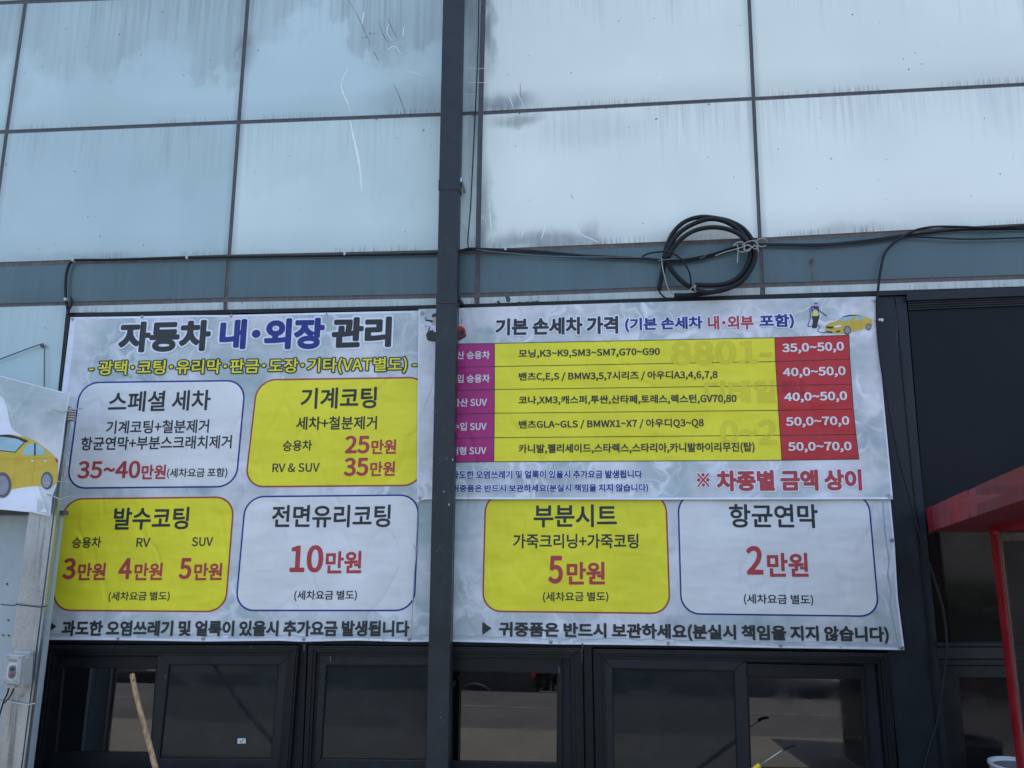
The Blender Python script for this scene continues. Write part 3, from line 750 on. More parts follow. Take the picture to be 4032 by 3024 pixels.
T(Cc, '기본 손세차 가격', 775, 232, 380, 1845, 207, 362, 'black', bold=.042, halo='halo', halo_w=.07, layer=4)
T(Cc, '(기본 손세차', 1905, 228, 350, 590, 208, 332, 'blue', rg2=D, bold=.038, halo='halo', halo_w=.08, layer=4)
T(D, '내･외부', 635, 205, 330, 1032, 202, 323, 'red', bold=.038, halo='halo', halo_w=.08, layer=4)
T(D, '포함)', 1085, 198, 318, 1385, 188, 318, 'blue', bold=.038, halo='halo', halo_w=.08, layer=4)
Yl = [452, 655, 860, 1065, 1275, 1485]; Y1 = [447, 648, 848, 1055, 1268, 1477]; Y2 = [397, 605, 815, 1030, 1247, 1465]; Y3 = [375, 583, 802, 1018, 1240, 1455]
X1 = [768, 768, 768, 767, 765, 762]; X2 = [1218, 1225, 1238, 1250, 1265, 1280]; X3 = [1865, 1872, 1888, 1903, 1925, 1952]
c0 = [Cc(352, y) for y in Yl]; c1 = [Cc(x, y) for x, y in zip(X1, Y1)]; c2 = [D(x, y) for x, y in zip(X2, Y2)]; c3 = [D(x, y) for x, y in zip(X3, Y3)]
for ca, cb, ink in ((c0, c1, 'magenta'), (c1, c2, 'yellow'), (c2, c3, 'crimson')):
    for k in range(5): CS.poly('table_cell', [ca[k], cb[k], cb[k+1], ca[k+1]], INK[ink], 1)
for k in range(6): CS.line('table_rule', [c0[k], c1[k], c2[k], c3[k]], 2.6, INK['rule'], 2)
for cc_ in (c1, c2, c3): CS.line('table_rule', cc_, 2.6, INK['rule'], 2)
g = dict(bold=.04, layer=2)
T(D, '8801-', 310, 425, 640, 1200, 415, 625, 'ghost', **g); T(D, '디테일', 605, 770, 965, 1225, 765, 965, 'ghost', **g)
T(D, '0~2', 740, 1115, 1330, 1240, 1110, 1330, 'ghost', **g); T(D, '링', 1285, 770, 955, 1480, 765, 950, 'ghostred', **g)
w_ = dict(bold=.022, layer=3)
T(Cc, '국산 승용차', 372, 518, 586, 727, 512, 582, 'white', **w_); T(Cc, '수입 승용차', 372, 720, 792, 727, 715, 788, 'white', **w_)
T(Cc, '국산 SUV', 398, 928, 1000, 702, 922, 996, 'white', **w_); T(Cc, '수입 SUV', 396, 1138, 1208, 698, 1132, 1205, 'white', **w_)
T(Cc, '대형 SUV', 390, 1348, 1420, 696, 1342, 1416, 'white', **w_)
k_ = dict(bold=.026, layer=3, rg2=D)
T(Cc, '모닝,K3~K9,SM3~SM7,G70~G90', 978, 500, 580, 217, 480, 560, 'black', **k_)
T(Cc, '밴츠C,E,S / BMW3,5,7시리즈 / 아우디A3,4,6,7,8', 980, 700, 780, 720, 680, 762, 'black', **k_)
T(Cc, '코나,XM3,캐스퍼,투싼,산타페,토레스,렉스턴,GV70,80', 978, 905, 985, 885, 886, 972, 'black', **k_)
T(Cc, '밴츠GLA~GLS / BMWX1~X7 / 아우디Q3~Q8', 980, 1118, 1197, 600, 1098, 1182, 'black', **k_)
T(Cc, '카니발,펠리세이드,스타렉스,스타리아,카니발하이리무진(탑)', 978, 1325, 1412, 1042, 1306, 1400, 'black', **k_)
for s_, x0, a0, a1, x1, e0, e1 in (('35,0~50,0', 1283, 450, 540, 1820, 432, 526), ('40,0~50,0', 1288, 662, 750, 1835, 645, 740), ('40,0~50,0', 1300, 878, 965, 1848, 862, 958), ('50,0~70,0', 1315, 1090, 1182, 1867, 1080, 1172), ('50,0~70,0', 1333, 1308, 1400, 1887, 1302, 1395)):
    T(D, s_, x0, a0, a1, x1, e0, e1, 'white', bold=.032, layer=3)
T(I, '과도한 오염쓰레기 및 얼룩이 있을시 추가요금 발생됩니다', 172, 8, 80, 1832, 2, 72, 'blue', bold=.034, halo='halo', halo_w=.075, layer=4)
T(I, '귀중품은 반드시 보관하세요(분실시 책임을 지지 않습니다)', 175, 130, 202, 1885, 120, 198, 'blue', bold=.034, halo='halo', halo_w=.075, layer=4)
T(J, '※', 320, 27, 150, 428, 25, 148, 'red', bold=.03, halo='halo', halo_w=.05, layer=4)
T(J, '차종별 금액 상이', 490, 6, 188, 1755, -6, 180, 'red', bold=.048, halo='halo', halo_w=.06, layer=4)
for p in (B(1682, 177), D(2085, 68), J(1985, 218), H(1665, 245)): screw(sb, p[0], p[1], -.036, .0075)

# printed pictures: worker hosing a yellow car
def pic_car_small(C_, R_):
    p = lambda *q: [R_(x, y) for x, y in q]
    car = C_.blob('car_picture', p((1660, 300), (1690, 270), (1760, 250), (1810, 215), (1870, 200), (1950, 198), (2010, 215), (2050, 232), (2066, 245), (2066, 290), (2050, 300), (2010, 318), (1900, 342), (1880, 350), (1830, 362), (1760, 360), (1690, 358), (1662, 345)), INK['carbody'], 2)
    C_.blob('car_roof', p((1800, 218), (1870, 199), (1960, 200), (1900, 207), (1850, 216)), INK['cardark'], 3, car)
    C_.poly('car_window', p((1768, 250), (1818, 218), (1888, 208), (1908, 210), (1868, 248), (1800, 254)), INK['carglass'], 3, car)
    C_.poly('car_window', p((1900, 248), (1930, 215), (1955, 212), (1962, 244)), INK['carglass'], 3, car)
    C_.poly('car_window', p((1970, 243), (1964, 213), (1990, 216), (2012, 236)), INK['carglass'], 3, car)
    C_.poly('car_grille', p((1662, 298), (1700, 300), (1735, 300), (1722, 318), (1690, 318), (1668, 312)), INK['cardark'], 3, car)
    C_.poly('car_grille', p((1662, 340), (1720, 342), (1718, 356), (1668, 354)), INK['cardark'], 3, car)
    C_.poly('car_vent', p((1748, 354), (1760, 336), (1792, 334), (1780, 348)), INK['cardark'], 3, car)
    C_.poly('car_headlight', p((1730, 298), (1790, 285), (1802, 290), (1780, 306), (1742, 310)), INK['halo'], 3, car)
    C_.line('car_door_line', p((1895, 250), (1898, 300), (1905, 335)), 1.2, INK['carshade'], 3, car)
    C_.line('car_door_line', p((1965, 245), (1975, 285), (1972, 318)), 1.2, INK['carshade'], 3, car)
    for cx, cy, rx, ry in ((1850, 332, 33, 39), (2034, 302, 25, 30)):
        a, b = R_(cx, cy); C_.oval('car_tyre', a, b, rx*.4521, ry*.4521, INK['tyre'], 3, car); C_.oval('car_rim', a, b, rx*.33, ry*.33, INK['rim'], 4, car)
pic_car_small(CS, D)
wk = CS.blob('worker_picture', [D(*q) for q in ((1545, 205), (1605, 205), (1600, 240), (1590, 280), (1585, 310), (1570, 310), (1578, 230), (1565, 300), (1550, 315), (1542, 300), (1550, 250))], INK['cardark'], 2)
CS.blob('worker_shirt', [D(*q) for q in ((1540, 130), (1570, 118), (1598, 125), (1603, 150), (1595, 175), (1550, 180), (1538, 160))], INK['shirt'], 3, wk)
CS.poly('worker_apron', [D(*q) for q in ((1552, 160), (1592, 158), (1594, 210), (1546, 208))], INK['limewhite'], 4, wk)
a_, b_ = D(1577, 110); CS.oval('worker_face', a_, b_, 5, 6, INK['skin'], 4, wk)
CS.blob('worker_cap', [D(*q) for q in ((1562, 105), (1568, 92), (1585, 92), (1592, 105), (1578, 104))], INK['shirt'], 5, wk)
CS.line('worker_arm', [D(1548, 135), D(1555, 158), D(1580, 150)], 4, INK['skin'], 5, wk)
CS.line('lance_picture', [D(1548, 125), D(1610, 165), D(1672, 208)], 3.2, INK['cardark'], 5, wk)
CS.line('hose_picture', [D(1545, 120), D(1525, 150), D(1528, 220), D(1508, 290), D(1530, 298), D(1580, 292), D(1612, 300), D(1590, 335), D(1620, 350), D(1662, 352)], 3, INK['shirt'], 2, wk, smooth=True)
CS.poly('spray_picture', [D(1672, 205), D(1760, 190), D(1790, 230), D(1700, 235)], INK['spray'], 1, wk)
# generic cartoon cleaner, mostly behind the drainpipe
mc = CS.blob('cleaner_picture', [B(*q) for q in ((1722, 365), (1745, 340), (1790, 330), (1850, 345), (1960, 330), (2030, 330), (2070, 378), (2040, 405), (2000, 425), (1900, 440), (1780, 430), (1735, 420), (1725, 395))], INK['black'], 2)
CS.blob('cleaner_cap', [B(*q) for q in ((1770, 205), (1785, 190), (1830, 185), (1850, 205), (1812, 222), (1775, 218))], INK['black'], 3, mc)
CS.blob('cleaner_face', [B(*q) for q in ((1780, 222), (1815, 218), (1838, 240), (1825, 280), (1800, 270))], INK['skin'], 3, mc)
CS.blob('cleaner_arm', [B(*q) for q in ((1775, 300), (1800, 292), (1830, 310), (1822, 345), (1790, 345))], INK['halo'], 3, mc)
CS.blob('cleaner_glove', [B(*q) for q in ((1708, 265), (1730, 252), (1760, 268), (1778, 300), (1765, 335), (1750, 300), (1720, 280))], INK['halo'], 3, mc)
CS.line('cleaner_gun', [B(1715, 245), B(1745, 248), B(1778, 255)], 7, INK['black'], 4, mc)
CS.line('cleaner_hose', [B(1758, 300), B(1740, 340), B(1735, 400), B(1780, 425), B(1830, 420)], 3.4, INK['black'], 4, mc, smooth=True)
CS.blob('cleaner_tank', [B(*q) for q in ((1985, 325), (2020, 295), (2060, 325), (2062, 365), (2030, 390), (1990, 380))], INK['crimson'], 3, mc)
CS.oval('cleaner_wheel', *B(2030, 355), 10, 12, INK['cardark'], 4, mc)
CS.blob('cleaner_splash', [B(*q) for q in ((1985, 225), (2003, 250), (2005, 280), (1988, 300), (1975, 260))], INK['black'], 3, mc)
for q in ((1718, 215, 1722, 230), (1708, 226, 1716, 236), (1716, 292, 1717, 306), (2022, 240, 2036, 248), (2024, 262, 2030, 274)):
    CS.line('cleaner_drop', [B(q[0], q[1]), B(q[2], q[3])], 3, INK['shirt'], 2, mc)

# --- banner at the left edge ----------------------------------------------
lb = root('street_side_banner', W(0, 2030, -.5), 'pale banner with a printed yellow car, tied to the galvanised post at the left edge', 'banner')
l_top = plin([(-900, 1250), (0, 1478), (278, 1551)]); l_bot = plin([(-900, 1960), (0, 2006), (136, 2019), (199, 2034)])
l_lx = lambda y: -850.0
l_rx = plin([(1551, 278), (1600, 268), (1660, 258), (1760, 246), (1900, 226), (1960, 206), (2034, 198)])
def d_left(x, y): return -.43+.00008*min(0, x)+.006*math.sin(x*.02+y*.006)*math.exp(-abs(x-250)/220)+.004*math.sin((x*.5+y)*.011)-.006*math.exp(-((x-150-.35*(2010-y))/14)**2)*(1 if y > 1900 else 0)
sheet('cloth', l_top, l_bot, l_lx, l_rx, 50, 90, d_left, m_marble3, lb)
CL = Cloth(lb, d_left)
hemline(CL, [(x, l_top(x)+3) for x in range(-845, 276, 25)], 4); hemline(CL, [(x, l_bot(x)-3) for x in range(-845, 196, 25)], 4)
hemline(CL, [(l_rx(y)-4, y) for y in range(1556, 2030, 12)], 3)
CL.blob('white_flourish', [A(*q) for q in ((-900, 1500), (-500, 1000), (-200, 800), (0, 900), (60, 1010), (100, 1180), (200, 1300), (-100, 1500), (-500, 1650))], INK['halo'], 1)
CL.poly('white_flourish', [G(-900, 150), G(60, 150), G(330, 135), G(410, 370), G(200, 360), G(0, 340), G(-900, 250)], INK['halo'], 1)
p = lambda *q: [A(x, y) for x, y in q]
car = CL.blob('car_picture', p((-900, 1500), (-820, 1420), (-620, 1380), (-330, 1365), (-180, 1290), (-30, 1250), (110, 1242), (280, 1285), (380, 1350), (480, 1440), (505, 1520), (500, 1620), (470, 1680), (300, 1690), (150, 1710), (-100, 1760), (-300, 1770), (-700, 1780), (-880, 1740), (-905, 1620)), INK['carbody'], 2)
CL.blob('car_roof', p((-60, 1255), (80, 1243), (235, 1290), (215, 1310), (150, 1280), (40, 1262)), INK['cardark'], 3, car)
CL.poly('car_window', p((-330, 1370), (-180, 1300), (30, 1258), (150, 1278), (208, 1310), (130, 1392), (40, 1380), (-150, 1362)), INK['carglass'], 3, car)
CL.line('car_window_edge', p((-150, 1365), (40, 1384), (130, 1394), (212, 1310)), 3.2, INK['cardark'], 4, car)
CL.poly('car_window', p((185, 1420), (215, 1360), (250, 1322), (298, 1315), (296, 1420)), INK['carglass'], 3, car)
CL.poly('car_window', p((312, 1420), (312, 1320), (350, 1335), (385, 1375), (395, 1405), (375, 1420)), INK['carglass'], 3, car)
CL.line('car_pillar', p((304, 1315), (303, 1422)), 6, INK['cardark'], 4, car)
CL.poly('car_taillight', p((478, 1440), (500, 1455), (505, 1482), (488, 1484)), INK['crimson'], 3, car)
CL.line('car_door_line', p((165, 1400), (135, 1480), (128, 1560), (118, 1690)), 1.3, INK['carshade'], 3, car)
CL.line('car_door_line', p((300, 1425), (298, 1520), (285, 1600), (280, 1670)), 1.3, INK['carshade'], 3, car)
CL.line('car_crease', p((-200, 1440), (100, 1455), (300, 1450), (480, 1440)), 1.2, INK['carshade'], 3, car)
for x in (283, 395): CL.line('car_handle', p((x-10, 1470), (x+10, 1470)), 5, INK['halo'], 4, car)
for cx, cy, rx, ry in ((20, 1680, 78, 112), (408, 1642, 52, 78), (-640, 1735, 110, 130)):
    CL.oval('car_tyre', *A(cx, cy), rx*.4521, ry*.4521, INK['tyre'], 4, car); CL.oval('car_rim', *A(cx-2, cy+3), rx*.34, ry*.34, INK['rim'], 5, car)

# ------------------------------------------------------------------ galvanised post, switch box, ties
gp = root('galvanised_post', W(90, 3200, -.35), 'galvanised steel post with streaks at the left edge, carrying the switch box', 'post')
def postx(y): return 157-.127*(y-2424)
yt, yb = 1590, 3500
fl = [(postx(yt)-99+60-6, yt), (postx(yt)+6, yt), (postx(yb)+2, yb), (postx(yb)-98, yb)]
fl = [(168, 1600), (262, 1600), (22, 3490), (-76, 3490)]
slab('post_profile', fl, -.36, .055, m_galv, gp, .003)
slab('post_flange', [(268, 1600), (276, 1600), (36, 3490), (28, 3490)], -.352, .012, m_galv, gp, .001)
# coil of rope on the post head
rp = root('rope_coil', W(275, 1640, -.36), 'coil of white rope wound round the post behind the banner corner', 'rope')
for k in range(5):
    y = 1612+k*10
    tube('rope_turn', wirepath([(258, y, -.40), (275, y-2, -.412), (292, y, -.40), (294, y+2, -.36), (276, y+3, -.31), (257, y+1, -.36), (258, y+3, -.40)], -.38, 5), .006, m_rope, rp, seg=8)
def rope(name, label, pts, y, r, mat=m_rope, cat='rope tie', group=None, seg=7):
    me = tube_me(name, wirepath(pts, y), r, seg=seg); o = sub(name, me, None, mat); return tag(o, label, cat, group)
GT = 'rope ties along the left banner'
rope('rope_tie', 'white knotted rope tie at the upper corner of the left banner', [A(470, 1020), A(540, 1048), A(590, 1035), A(630, 1025), A(680, 1018), A(722, 1010)], -.45, .0035, group=GT)
rope('rope_tie', 'short white string beside the wheel of the printed yellow car', [G(490, 95), G(540, 108), G(580, 102), G(620, 110)], -.45, .0028, group=GT)
rope('rope_tie', 'white forked rope tie under the printed car, at the banner corner', [G(410, 210), G(470, 232), G(520, 258), G(560, 245), G(625, 228)], -.45, .0038, group=GT)
rope('black_wire_tie', 'thin black wire wound round the galvanised post above the switch box', [G(8, 1173), G(120, 1180), G(150, 1165), G(160, 1175), G(280, 1188), G(350, 1195), G(412, 1183)], -.375, .0028, m_black, 'wire')
rope('zip_tie', 'long white zip tie round the post below the switch box', [L(20, 930), L(90, 935), L(200, 955), L(300, 968), L(380, 955)], -.372, .0028, m_white, 'zip tie')

# switch box
c1_ = W(*L(60, 425), -.46); sw = root('switch_box', W(*L(150, 760), -.40), 'grey push button box with two buttons, strapped to the galvanised post', 'switch box')
def lbox(name, q, y, th, mat, par, bv=.004): return slab(name, [L(*a) for a in q], y, th, mat, par, bv)
lbox('back_box', ((95, 455), (270, 465), (245, 770), (70, 760)), -.435, .07, m_plastic, sw)
front = lbox('cover', ((60, 425), (238, 440), (205, 750), (28, 738)), -.46, .028, m_plastic, sw)
lbox('top_bracket', ((130, 395), (325, 400), (310, 470), (120, 465)), -.40, .035, m_plastic, sw, .003)
lbox('cable_socket', ((78, 745), (160, 752), (155, 790), (72, 785)), -.44, .04, m_plastic, sw, .004)
def lrr(x0, y0, x1, y1, r, n=6):
    return [L(*v) for v in rrect((x0+8, y0), (x1+8, y0+4), (x1-8, y1+4), (x0-8, y1), r, n)]
pl = slab('button_plate', lrr(72, 512, 185, 706, 45), -.464, .006, m_white, front, .001)
slab('button_boot', lrr(92, 540, 166, 686, 34), -.468, .006, simple('grey_rubber', lin(120, 122, 124), .6), front, .001)
for nm, cx, cy, cm in (('on_button', 130, 582, simple('dark_button', lin(60, 68, 74), .4)), ('off_button', 124, 645, simple('red_button', lin(176, 70, 74), .4))):
    sub(nm, cyl_me(nm, W(*L(cx, cy), -.474), (0, -1, 0), .0085, .012, 20, .0015), front, cm)
slab('name_plate', [L(95, 470), L(180, 476), L(178, 502), L(93, 496)], -.462, .003, simple('embossed_grey', lin(138, 142, 140), .5), front)
for a in ((80, 450), (212, 455), (45, 722), (178, 722), (75, 545), (172, 540), (70, 612), (178, 616), (76, 690), (152, 690)):
    big = a in ((80, 450), (212, 455), (45, 722), (178, 722))
    sub('cover_screw', cyl_me('cover_screw', W(*L(*a), -.463), (0, -1, 0), .005 if big else .003, .004, 10), front, m_steel)
cbl = root('switch_cable', W(*L(60, 900), -.42), 'dark looped cable hanging from the underside of the switch box', 'cable')
tube('cable_strand', wirepath([L(95, 788), L(80, 850), L(45, 920), L(35, 950), L(60, 935), L(110, 880), L(150, 795)], -.425), .0042, m_black, cbl, seg=8)
tube('cable_strand', wirepath([L(35, 950), L(20, 1000), L(-20, 1150), L(-60, 1400), L(-80, 1700)], -.425), .0042, m_black, cbl, seg=8)

# pale panel door left of the post
pd = root('panel_partition', W(-200, 3300, -.2), 'pale grey-green sheet partition behind the galvanised post, with small rust spots', 'partition')
slab('partition_sheet', [(-900, 2030), (240, 2030), (60, 3500), (-900, 3500)], -.20, .03, simple('pale_green_sheet', lin(168, 180, 182), .5, var=.05, scale=4, dirt=lin(150, 160, 160)), pd, .002)
slab('top_channel', [(-900, 1996), (250, 2010), (248, 2028), (-900, 2026)], -.215, .05, m_joint, pd, .002)
slab('panel_lap', [L(-2500, 905), L(70, 915), L(70, 921), L(-2500, 911)], -.203, .01, m_joint, pd)
m_rust = simple('rust', lin(112, 92, 84), .9, var=.3, scale=60)
for q in ((60, 995), (70, 1308), (25, 1440), (75, 1443)):
    a_, b_ = G(*q); pts = [(a_+random.uniform(3, 6)*math.cos(t*.7), b_+random.uniform(2, 6)*math.sin(t*.7)) for t in range(9)]
    slab('rust_spot', pts, -.2035, .002, m_rust, pd)

# bent rod on the pale wall at the upper left
rd = tag(sub('bent_rod', tube_me('bent_rod', catmull([W(*A(-260, 690), -.02), W(*A(0, 585), -.02), W(*A(340, 458), -.02), W(*A(375, 460), -.02), W(*A(387, 490), -.02), W(*A(386, 700), -.02), W(*A(384, 900), -.02)], 5), .0042, seg=8), None, m_grey_cable), 'thin grey rod bent at a right angle on the pale wall above the left banner', 'rod')
st = sub('rod_anchor', cyl_me('rod_anchor', W(*A(372, 468), -.012), (0, -1, 0), .013, .02, 12, .002), rd, m_rust)

# ------------------------------------------------------------------ drainpipe
dp = root('drainpipe', W(1690, 3400, -.12), 'dark square drainpipe running down the middle of the front over both banners', 'drainpipe')
px = lambda y: 1783-.02083*y
def pseg(name, ya, yb, grow=0, yy=-.17, th=.085, mat=m_pipe, bv=.004):
    hw = lambda y: 39+.0015*y+grow
    return slab(name, [(px(ya)-hw(ya), ya), (px(ya)+hw(ya), ya), (px(yb)+hw(yb), yb), (px(yb)-hw(yb), yb)], yy, th, mat, dp, bv)
pseg('pipe_section', -260, 712); pseg('pipe_section', 740, 1168, -1); pseg('pipe_section', 1192, 3800)
pseg('pipe_coupling', 706, 748, 2.2, -.173, .09); pseg('pipe_coupling', 1162, 1196, 1.5, -.173, .09)
for y in (700, 1165, 2700):
    hw = 46 if y < 2000 else 44
    slab('wall_strap', [(px(y)+hw-3, y), (px(y)+hw+5, y), (px(y)+hw+5, y+16), (px(y)+hw-3, y+16)], -.16, .16, m_steel if y == 700 else m_dark, dp, .001)
for q in ((H(1815, 705)), (H(1925, 710)), (H(1920, 302)), (H(1950, 1455-250)), N(370, 1108), N(408, 1150), Cc(290, 1450), Cc(350, 1450), Cc(404, 1460), H(1875, 190)):
    a_, b_ = q; pts = [(a_+random.uniform(1.2, 3.6)*math.cos(t*.9), b_+random.uniform(2, 6)*math.sin(t*.9)) for t in range(7)]
    slab('paint_chip', pts, -.1712, .001, m_joint_b if random.random() < .5 else m_white, dp)

# ------------------------------------------------------------------ cables
def cable(label, pts, y, r, mat=m_black, n=6, seg=8, name='cable', cat='cable', group='cables along the front'):
    return tag(sub(name, tube_me(name, wirepath(pts, y, n), r, seg=seg), None, mat), label, cat, group)
def clip(parent, px_, py_, y=-.03):
    w = W(px_, py_, y); box_o = box('cable_clip', (w.x-.006, w.y-.012, w.z-.010), (w.x+.006, w.y+.012, w.z+.010), m_white, parent, .002); return box_o
c_l = cable('thick black cable turning down at the left end of the teal band', [(271, 1240), Q(585, 1230), Q(572, 1160), Q(573, 1000), Q(590, 900), Q(625, 840), Q(680, 826), Q(1000, 824), Q(1630, 808), Q(2212, 798), R(0, 780), R(500, 768), R(690, 746), R(770, 728), R(900, 732), R(1080, 738), R(1400, 755), R(1800, 790), R(2212, 808), SS(0, 722), SS(380, 740), SS(620, 765), SS(800, 758), SS(1100, 700), SS(1350, 622), SS(1500, 590), SS(1700, 585), SS(2212, 590), T4(1000, 1590), T4(1250, 1562), T4(1400, 1540), T4(1520, 1528), T4(1800, 1500), T4(2300, 1494)], -.024, .0085)
for q in (Q(638, 829), Q(1630, 806), Q(572, 1170), R(1085, 732), T2(0, 0)):
    if q[1] > 100: clip(c_l, q[0], q[1], -.03)
clip(c_l, 1348+10, 1000, -.03)
cable('thin black cable beside the thick one, running right from the coil', [R(500, 780), R(700, 750), R(900, 742), R(1400, 765), R(1900, 800), SS(0, 735), SS(350, 745), SS(620, 775), SS(850, 770), SS(1150, 712), SS(1400, 640), SS(1650, 596), SS(2212, 604), T4(900, 1604), T4(1200, 1578), T4(1420, 1548), T4(1600, 1552), T4(1850, 1562), T4(2300, 1550)], -.03, .005)
cable('thin grey cord strung from the mullion foot towards the coil', [R(822, 735), R(1100, 765), R(1500, 795), R(2212, 803), SS(350, 728)], -.04, .0028, m_grey_cable)
cable('slim black cable hanging beside the middle mullion, right of the drainpipe', [T3(412, -300), T3(408, 200), T3(400, 500), T3(378, 1000), T3(345, 1659), R(778, 400), R(757, 640), R(760, 705), R(772, 728)], -.016, .0035)
cable('hair thin wire looping out beside the drainpipe above the teal band', [R(690, 478), R(730, 560), R(775, 640), R(790, 700), R(785, 730)], -.012, .001, m_grey_cable)
c_r = cable('thick black cable dropping from the teal band down past the right banner edge', [T4(2300, 1468), T4(2000, 1488), T4(1800, 1482), T4(1620, 1482), T4(1500, 1505), T4(1420, 1545), T4(1350, 1595), (3483.5, 1000), (3470, 1050), (3461, 1106), (3456, 1160), (3453, 1200), (3456, 1300), (3472, 1450), (3501, 1608), (3532, 1771), (3568, 1909), (3621, 2100), (3672, 2262), (3711, 2390), (3728, 2523), (3722, 2629), (3694, 2824), (3666, 2924), (3641, 3024), (3620, 3200)], -.045, .0075, n=8)
cl_ = W(*E(495, 632), -.04); box('cable_clip', (cl_.x-.03, cl_.y-.004, cl_.z-.008), (cl_.x+.02, cl_.y+.002, cl_.z+.008), m_steel, c_r, .003)
sub('screw', cyl_me('screw', W(*E(519, 638), -.048), (0, -1, 0), .008, .008, 12, .001), c_r, m_steel)
for k, q in enumerate((((615, 1140), (622, 1185), (608, 1240), (600, 1290)), ((632, 1165), (630, 1200), (612, 1250)))):
    cable('frayed cable end sticking up by the banner corner, %s' % ('the longer one' if k == 0 else 'the shorter one'), [Q(*a) for a in q], -.03, .005, seg=6, group='frayed cable ends')
# coil of corrugated conduit
coil = root('conduit_coil', W(*SS(1100, 1130), -.05), 'coil of black corrugated conduit hanging on the teal band above the banner', 'conduit coil')
rb = (.011, .0014)
def cpath(q): return catmull([W(*SS(a, b), y) for a, b, y in q], 7)
tube('conduit', cpath([(705, 1142, -.05), (900, 1138, -.05), (1150, 1100, -.05), (1380, 1030, -.055), (1500, 900, -.06), (1570, 720, -.06), (1560, 560, -.06), (1460, 420, -.06), (1320, 340, -.06), (1180, 305, -.06), (1000, 288, -.06), (830, 335, -.055), (700, 450, -.05), (620, 620, -.05), (600, 760, -.05), (575, 900, -.05), (538, 1078, -.05)]), .0145, m_black, coil, ribs=rb, seg=12)
tube('conduit', cpath([(930, 1027, -.085), (1120, 1032, -.085), (1290, 1008, -.085), (1420, 930, -.085), (1510, 790, -.09), (1530, 640, -.09), (1480, 520, -.09), (1370, 400, -.09), (1220, 325, -.09), (1060, 315, -.085), (880, 380, -.08), (740, 480, -.08), (655, 610, -.08), (625, 740, -.08), (680, 870, -.08), (800, 1000, -.08), (930, 1075, -.08), (1060, 1108, -.085), (1250, 1080, -.09), (1420, 1000, -.095), (1530, 870, -.10), (1585, 720, -.10), (1560, 580, -.10)]), .0150, m_black, coil, ribs=rb, seg=12)
tube('conduit', cpath([(1500, 560, -.115), (1400, 470, -.115), (1260, 415, -.115), (1100, 402, -.115), (930, 435, -.11), (790, 520, -.105), (690, 630, -.10), (640, 730, -.10)]), .0145, m_black, coil, ribs=rb, seg=12)
tube('thin_cable', cpath([(352, 722, -.06), (400, 695, -.07), (500, 672, -.12), (620, 668, -.13), (720, 700, -.13), (800, 770, -.125), (860, 870, -.12), (884, 960, -.11), (884, 1050, -.09)]), .0052, m_black, coil, seg=8)
tube('thin_cable', cpath([(535, 1075, -.05), (555, 1120, -.05), (600, 1165, -.04), (640, 1180, -.03)]), .005, m_black, coil, seg=8)
tube('white_wire', cpath([(565, 740, -.12), (575, 830, -.12), (605, 960, -.11), (640, 1070, -.09), (690, 1130, -.07)]), .0032, m_rope, coil, seg=7)
tube('white_wire', cpath([(525, 768, -.13), (600, 755, -.135), (680, 742, -.13), (720, 725, -.12), (800, 722, -.11), (850, 692, -.10)]), .0026, m_grey_cable, coil, seg=7)
tube('white_wire', cpath([(980, 740, -.06), (1030, 722, -.07), (1070, 675, -.08), (1100, 655, -.06)]), .0026, m_grey_cable, coil, seg=7)
tube('white_wire', cpath([(862, 1098, -.10), (895, 1060, -.11), (938, 1035, -.11), (925, 1070, -.11), (945, 1100, -.10)]), .003, m_rope, coil, seg=7)
kn = root('rope_knot', W(*SS(1500, 620), -.12), 'looped white rope tying the conduit coil to the cables', 'rope')
for q in (((1150, 712), (1260, 670), (1400, 632), (1470, 600), (1440, 562), (1380, 570), (1345, 600)), ((1345, 605), (1385, 590), (1400, 640), (1395, 720), (1392, 785)), ((1440, 600), (1500, 560), (1570, 548), (1610, 580), (1590, 640), (1530, 600), (1480, 600), (1465, 640), (1510, 660), (1540, 620), (1500, 585)), ((1580, 560), (1640, 525), (1690, 530), (1718, 552)), ((1595, 560), (1620, 600), (1660, 612), (1703, 600)), ((1570, 590), (1610, 620), (1622, 665)), ((1385, 650), (1440, 672), (1500, 650), (1580, 600))):
    tube('rope_loop', cpath([(a, b, -.135-.004*(i % 3)) for i, (a, b) in enumerate(q)]), .0031, m_rope, kn, seg=8)
# string with knots hanging from the corner of the small banner
sg = root('knotted_string', W(*H(1600, 1450), -.05), 'thin white knotted string hanging from the small banner corner beside the drainpipe', 'string')
tube('string', wirepath([H(1665, 250), H(1655, 350), H(1643, 520), H(1638, 690), H(1622, 850), H(1614, 960), H(1606, 1120), H(1600, 1250), H(1590, 1470)], -.048), .0022, m_rope, sg, seg=7)
for q, r in (((1636, 690), .008), ((1616, 960), .005), ((1606, 1135), .007)):
    bm = bmesh.new(); bmesh.ops.create_icosphere(bm, subdivisions=2, radius=r)
    for v in bm.verts: v.co *= random.uniform(.75, 1.2)
    bmesh.ops.translate(bm, vec=W(*H(*q), -.05), verts=bm.verts[:]); sub('knot', bm_me(bm, 'knot', True), sg, m_rope)
tube('string_tail', wirepath([H(1636, 690), H(1620, 672), H(1612, 655)], -.05), .0018, m_rope, sg, seg=6)
tube('string_tail', wirepath([H(1638, 690), H(1648, 700), H(1652, 706)], -.05), .0022, m_rope, sg, seg=6)
